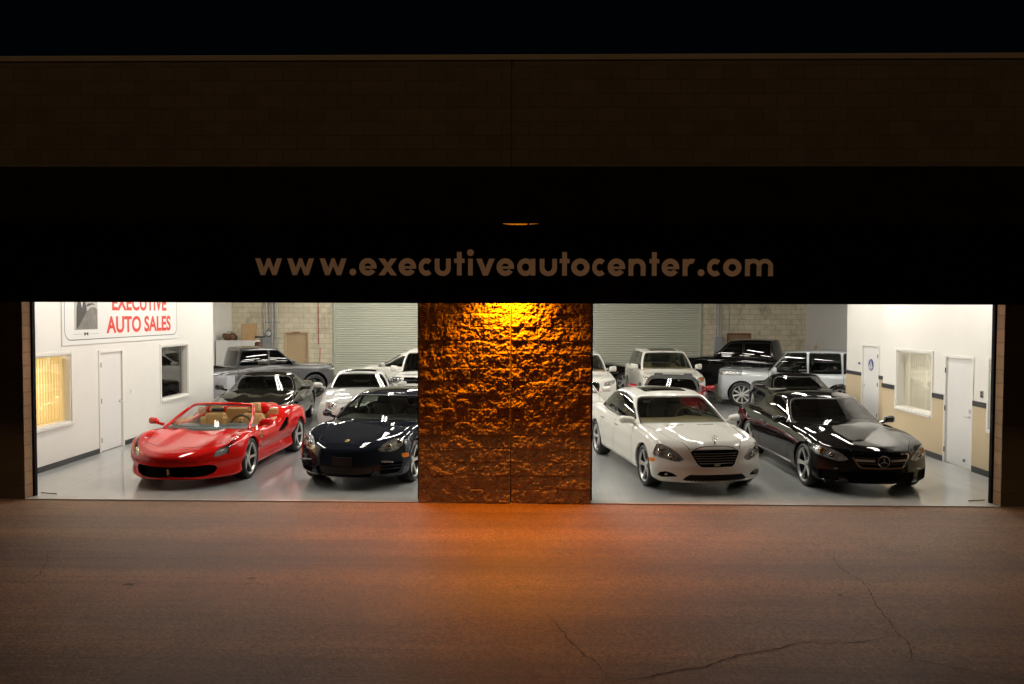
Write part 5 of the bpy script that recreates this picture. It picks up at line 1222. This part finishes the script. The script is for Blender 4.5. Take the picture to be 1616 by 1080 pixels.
# ---- simple recipe for the cars standing further back
def far_car(kind, name, label, cat, pos, psi, grp, pm, **k):
    P = dict(
     coupe=dict(L=4.70, W=1.93, fo=.95, wb=2.75, R=.35, rimR=.27, H=1.33, hood=.90, nose_z=.66, cowl=.96, belt=.92, xs=(1.62, 2.45, 2.9, 4.1), wb_=.80, wr=.58, plan=(.42, 2.4), deck=.98),
     sedan=dict(L=4.85, W=1.86, fo=.92, wb=2.80, R=.34, rimR=.25, H=1.45, hood=.92, nose_z=.70, cowl=1.0, belt=.95, xs=(1.40, 2.15, 3.15, 4.05), wb_=.80, wr=.62, plan=(.35, 2.5), deck=1.04),
     suv=dict(L=4.65, W=1.89, fo=.90, wb=2.72, R=.37, rimR=.26, H=1.70, hood=1.08, nose_z=.90, cowl=1.16, belt=1.10, xs=(1.22, 1.95, 4.0, 4.5), wb_=.84, wr=.66, plan=(.28, 2.8), deck=1.16),
     pickup=dict(L=5.3, W=1.90, fo=.90, wb=3.24, R=.385, rimR=.25, H=1.76, hood=1.13, nose_z=1.04, cowl=1.18, belt=1.13, xs=(1.26, 2.00, 3.42, 3.56), wb_=.86, wr=.74, plan=(.20, 3.4), deck=1.08))[kind]
    P = dict(P, **k.pop('P', {})); L, Wd, H = P['L'], P['W'], P['H']; x0, x1, x2, x3 = P['xs']; be = P['belt']
    c = dict(L=L, W=Wd, fo=P['fo'], wb=P['wb'], R=P['R'], rimR=P['rimR'], tw=.23, paint=pm, gap=.045, nx=k.get('nx', 66), ny=18, nz=9, plan=P['plan'], crown=2.6, r=.09)
    nz, hd, cw, dk = P['nose_z'], P['hood'], P['cowl'], P['deck']
    c['zc'] = [(0, nz), (.08, nz+.06), (.35, (nz+hd)/2+.05), (P['fo'], hd), (x0, cw), (x0+.4, be+.05), (x3, dk+.02), (L-.3, dk), (L, dk-.08)]
    c['ze'] = [(0, nz-.08), (.2, nz+.02), (P['fo'], hd-.03), (x0, be-.01), ((x0+x3)/2, be), (x3, dk-.02), (L-.2, dk-.03), (L, dk-.10)]
    c['nose'] = k.get('nose', [(.2, .05), (.35, 0), (.5, .01), (nz-.05, .05), (nz+.1, .12)])
    zl = P.get('zb', .2); c['zb'] = [(0, zl+.04), (.5, zl), (L-.5, zl), (L, zl+.08)]; c['hw'] = [(0, Wd/2*.94), (.5, Wd/2*.985), (L-.5, Wd/2*.985), (L, Wd/2*.93)]
    c['bulge'] = [(P['fo'], P['R']+.2, k.get('flare', .025), .5, .22), (P['fo']+P['wb'], P['R']+.2, k.get('flare', .025), .5, .22)]
    c['spokes'] = k.get('spokes', dict(n=5, w=(.07, .05))); c['rim'] = k.get('rim', 'alloy'); c['caliper'] = k.get('caliper', 'caliper_grey')
    bz = k.get('hz', nz-.10); hh = k.get('hh', .12)
    c['cuts'] = [dict(name='headlight', fn=frontal(k.get('hl') or [(Wd/2*.60, bz-hh*.4), (Wd/2*.96, bz-hh*.3), (Wd/2*.97, bz+hh*.6), (Wd/2*.66, bz+hh*.35)], .015), sel=lambda q, n: (q[:, 0] < .85) & (n[:, 0] < .2), m='lamp_bowl', inset=.04, pair=True, lens='glass_lens', bulbs=k.get('bulbs') or [(Wd/2*.76, bz, .045, 'chrome'), (Wd/2*.88, bz+.02, .04, 'chrome')]),
      dict(name='grille_surround', fn=frontal(k.get('gr') or [(-.1, bz-.10), (.34, bz-.09), (.42, bz+.07), (-.1, bz+.08)], .02), sel=FRONT, m=k.get('gm', 'chrome')),
      dict(name='grille', fn=frontal(k.get('gr') or [(-.1, bz-.10), (.34, bz-.09), (.42, bz+.07), (-.1, bz+.08)], .004), sel=FRONT, src=('grille_surround',), m='gloss_black', inset=.04),
      dict(name='lower_grille', fn=frontal([(-.1, zl+.08), (.5, zl+.08), (.56, zl+.20), (-.1, zl+.20)], .01), sel=FRONT, m='void', inset=.04)]+k.get('cuts', [])+([dict(name='cargo_bed', fn=plan([(x3+.16, -1), (x3+.16, Wd/2-.20), (L-.14, Wd/2-.20), (L-.14, -1)], .02), sel=TOP, m='black_trim', inset=.42)] if kind == 'pickup' else [])
    dx = k.get('doors', ((x0+.22, (x0+x3)/2, x3-.30) if kind != 'coupe' else (x0+.3, x2+.25)))
    c['gaps'] = [L2([(x, be-.02), (x-.05 if i == 0 else x, .3)]) for i, x in enumerate(dx)]+[P2([(.14, 0), (.16, .45), (.6, Wd/2-.22), (x0-.02, Wd/2-.16)]), L2([(dx[0]-.05, zl+.1), (dx[-1], zl+.1)])]+k.get('gaps', [])
    G = c['cab'] = dict(xs=P['xs'], roof=P.get('roof') or [(x0, H-.14), (x1, H-.06), ((x1+x2)/2, H), (x2, H-.03), (x3, H-.14 if kind in ('suv', 'pickup') else be+.14)], wb=P['wb_'], wr=P['wr'], r=.06, curve=k.get('curve', .16), nx=40, taper=k.get('taper', (.04, .06 if kind in ('suv', 'pickup') else .16)), crown=.05)
    t = H-.155
    if 'sides' in k: sd = k['sides']
    elif kind == 'coupe': sd = [([(x0+.38, be+.04), (x1+.05, t-.02), (x2+.1, t), (x3-.45, be+.16), (x3-.55, be+.05)], .02)]
    elif kind == 'sedan': xm = (x0+x3)/2+.02; sd = [([(x0+.40, be+.05), (x1+.12, t-.02), (xm-.04, t+.01), (xm-.04, be+.05)], .02), ([(xm+.04, be+.05), (xm+.04, t+.01), (x2+.1, t-.01), (x3-.28, be+.12), (x3-.34, be+.05)], .02)]
    elif kind == 'suv': sd = [([(x0+.42, be+.05), (x1+.14, t), (2.42, t+.02), (2.42, be+.05)], .02), ([(2.52, be+.05), (2.52, t+.02), (3.32, t+.02), (3.36, be+.05)], .02), ([(3.45, be+.05), (3.42, t+.01), (3.95, t), (4.12, be+.05)], .02)]
    else: xm = (x1+x2)/2; sd = [([(x0+.42, be+.05), (x1+.12, t), (2.36, t+.02), (2.40, be+.05)], .02), ([(2.50, be+.05), (2.48, t+.02), (x2-.12, t+.01), (x2-.08, be+.05)], .02)]
    G['cuts'] = cab_glass(c, G, .07, k.get('hdr', .90), .12, sides=sd, tint=k.get('tint', 'glass_tint'), side_tint=k.get('stint', 'glass_dark'), chrome=k.get('trimm'), sun=k.get('sun'))
    if k.get('roofm'): G['paint'] = k['roofm']
    c['inside'] = dict(x=(x0+.25, x3-.3), w=Wd/2-.14, z=be-.04, m=k.get('im', 'black_leather'), dash=(x0+.48, cw+.0, k.get('im', 'black_leather')), seats=[(x1+.35, .38, k.get('sz', P.get('sz', .34))), (x1+.35, -.38, k.get('sz', P.get('sz', .34)))], seat=k.get('im', 'black_leather'), tilt=16)
    c['mirror'] = k.get('mirror') or (x0+.42, Wd/2+.065, be+.10, .075, .12, .075 if kind in ('coupe', 'sedan') else .10, k.get('mm', 'paint')); c['armm'] = pm
    c['handles'] = k.get('handles', [(x-.2, be-.13, .18, k.get('hm', 'paint')) for x in dx[1:]])
    if kind in ('suv', 'pickup'):
        c['r'] = .055; c['crown'] = 3.6; c['sec'] = [(-1, .93), (-.75, .98), (-.2, 1.0), (.5, .998), (.85, .985), (1, .965)]; G['r'] = .045; G['crown'] = .035
        c['ze'] = [(0, nz-.04), (.2, nz+.05), (P['fo'], hd-.015), (x0, be+.0), ((x0+x3)/2, be), (x3, dk-.01), (L-.2, dk-.02), (L, dk-.08)]
    if k.get('pre'): k['pre'](c)
    return make_car(name, label, cat, c, pos, psi, grp)
# black coupe behind the red one
far_car('coupe', 'coupe', 'dark charcoal coupe with a long bonnet parked behind the red open car', 'car', (-6.50, 18.75), 7, G1, 'paint_graphite',
  P=dict(L=4.67, W=1.96, H=1.33, hood=.88, nose_z=.60, belt=.90, cowl=.92, xs=(1.52, 2.42, 2.95, 4.2), wb_=.86, wr=.62, fo=.98, plan=(.55, 2.2)), hl=[(.60, .58), (.82, .60), (.88, .74), (.80, .76), (.66, .66)], bulbs=[(.76, .66, .05, 'chrome')], gr=[(-.1, .34), (.52, .34), (.56, .48), (-.1, .50)], tint='glass_tint', stint='glass_tint', im='grey_leather', nx=84,
  pre=lambda c: c.update(ridges=[(.5, 1.75, .34, .035, .09)]))
far_car('coupe', 'grand_tourer', 'silver grand tourer coupe with a sunroof behind the dark blue fastback', 'car', (-3.98, 18.75), 11, G1, 'paint_silver',
  P=dict(L=4.80, W=1.92, H=1.41, hood=.94, nose_z=.74, cowl=1.02, belt=.98, xs=(1.42, 2.22, 3.0, 4.2), wr=.58, wb_=.77), sun=(2.4, 2.8, .36), hl=[(.52, .66), (.74, .66), (.74, .80), (.52, .80)], bulbs=[(.62, .73, .07, 'chrome')], tint='glass_tint', im='black_leather')
far_car('sedan', 'saloon_car', 'white saloon standing sideways in front of the roller door', 'car', (-5.9, 28.7), -88, G1, 'paint_white', P=dict(H=1.47, xs=(1.30, 2.25, 3.15, 4.15)), tint='glass_tint', stint='glass_tint', doors=(1.5, 2.6, 3.7))
RR = dict(hl=[(.58, 1.00), (.90, 1.00), (.90, 1.14), (.58, 1.14)], bulbs=[(.67, 1.07, .055, 'chrome'), (.81, 1.07, .05, 'chrome')], gr=[(-.1, 1.0), (.50, 1.0), (.50, 1.13), (-.1, 1.13)], nose=[(.2, .06), (.4, 0), (.7, .0), (1.0, .03), (1.2, .08)])
far_car('suv', 'offroad_car', 'boxy white off-road car seen at the left edge of the block pillar', 'car', (-2.80, 21.9), 0, G1, 'paint_white', P=dict(H=1.82, W=1.95, hood=1.16, nose_z=1.12, cowl=1.22, belt=1.16, wr=.72, sz=.5, xs=(1.35, 1.95, 4.0, 4.5), plan=(.16, 3.5)), tint='glass_tint', **RR)
far_car('pickup', 'pickup_truck', 'metallic grey double cab pickup with black-spoked wheels by the tan back door', 'pickup truck', (-7.72, 27.35), 127, G1, 'paint_grey', tint='glass_black', stint='glass_black', rim='alloy_black', flare=.05, spokes=dict(n=5, w=(.09, .07), dish=.02),
  P=dict(H=1.74, R=.395, rimR=.275, zb=.32, L=5.29), pre=lambda c: c.update(zarch=.03, gap=.06), doors=(1.5, 2.42, 3.30), gaps=[L2([(3.46, 1.10), (3.46, .4)], .012)])
# right bay
far_car('suv', 'crossover_car', 'white crossover with roof rails seen at the right edge of the block pillar', 'car', (1.66, 23.95), 2, G2, 'paint_white', P=dict(H=1.66, xs=(1.28, 2.02, 3.9, 4.5), nose_z=.86, hood=1.02, cowl=1.10, belt=1.04), gr=[(-.1, .50), (.34, .5), (.40, .84), (-.1, .86)], hl=[(.50, .74), (.82, .78), (.88, .90), (.56, .84)], bulbs=[(.66, .81, .045, 'chrome')], tint='glass_wind', stint='glass_tint', im='beige_leather')
far_car('coupe', 'coupe', 'low white coupe glimpsed between the block pillar and the white luxury saloon', 'car', (.95, 18.95), 0, G2, 'paint_white', P=dict(L=4.45, H=1.28, belt=.86, cowl=.90, hood=.84, nose_z=.62, deck=.92), tint='glass_dark')
far_car('suv', 'family_suv', 'white sport utility car with amber-cornered headlights in front of the roller door', 'car', (4.36, 24.35), 1, G2, 'paint_pearl', P=dict(H=1.73, xs=(1.20, 1.95, 4.0, 4.5)), hl=[(.50, .76), (.84, .84), (.90, .98), (.70, .95), (.52, .84)], bulbs=[(.64, .84, .045, 'chrome'), (.80, .91, .045, 'amber')], tint='glass_wind', stint='glass_tint', im='beige_leather', sun=(2.1, 2.8, .40))
far_car('sedan', 'black_saloon', 'black saloon half hidden between the two white cars at the back', 'car', (3.55, 30.35), 90, G2, 'paint_black', tint='glass_black', stint='glass_black', spokes=dict(n=6, w=(.05, .035), twin=.12))
far_car('pickup', 'pickup_truck', 'big black crew cab pickup parked by the stained block wall', 'pickup truck', (6.35, 29.45), -117, G2, 'paint_black', tint='glass_black', stint='glass_black',
  P=dict(L=5.8, W=2.0, H=1.98, fo=1.0, wb=3.56, hood=1.30, nose_z=1.16, cowl=1.36, belt=1.32, deck=1.26, xs=(1.42, 2.12, 3.75, 3.95), R=.41, rimR=.26, wr=.74, wb_=.90, zb=.38), doors=(1.6, 2.75, 3.80), gaps=[L2([(3.97, 1.28), (3.97, .45)], .012)],
  sides=[([(1.88, 1.37), (2.28, 1.80), (2.66, 1.83), (2.70, 1.37)], .02), ([(2.80, 1.37), (2.78, 1.83), (3.60, 1.82), (3.64, 1.37)], .02)])
far_car('coupe', 'roadster', 'red roadster with a dark soft top behind the white luxury saloon', 'car', (3.40, 19.2), -13, G2, 'paint_crimson', P=dict(L=4.1, W=1.80, H=1.29, fo=.82, wb=2.45, belt=.90, cowl=.94, hood=.86, nose_z=.64, deck=.92, xs=(1.45, 2.1, 2.5, 3.2), wb_=.74, wr=.57), roofm='soft_top', tint='glass_tint', stint='glass_dark', trimm='chrome')
far_car('coupe', 'sports_coupe', 'black coupe with a chrome-edged windscreen behind the glossy black luxury coupe', 'car', (6.86, 19.4), -6, G2, 'paint_black', P=dict(H=1.31, L=4.6, W=1.84, wb_=.76, wr=.57), tint='glass_tint', stint='glass_dark', trimm='chrome', im='grey_leather')
far_car('suv', 'luxury_suv', 'silver luxury off-road wagon standing sideways near the restroom wall', 'car', (6.95, 25.4), -114, G2, 'paint_ice', P=dict(L=4.78, W=1.93, H=1.78, wb=2.80, fo=.86, hood=1.14, nose_z=1.08, cowl=1.15, belt=1.07, xs=(1.42, 2.04, 4.3, 4.68), wr=.78, R=.385, rimR=.275, plan=(.22, 3)), tint='glass_wind', stint='glass_tint', spokes=dict(n=9, w=(.035, .045), dish=.03),
  cuts=[], hl=[(.60, .98), (.95, .98), (.95, 1.10), (.60, 1.10)], bulbs=[(.72, 1.04, .05, 'chrome')], doors=(1.65, 2.78, 3.75), mm='paint',
  sides=[([(1.74, 1.12), (2.17, 1.65), (2.68, 1.67), (2.70, 1.12)], .02), ([(2.82, 1.12), (2.82, 1.67), (3.62, 1.67), (3.66, 1.12)], .02), ([(3.78, 1.12), (3.76, 1.67), (4.26, 1.66), (4.36, 1.12)], .02)])
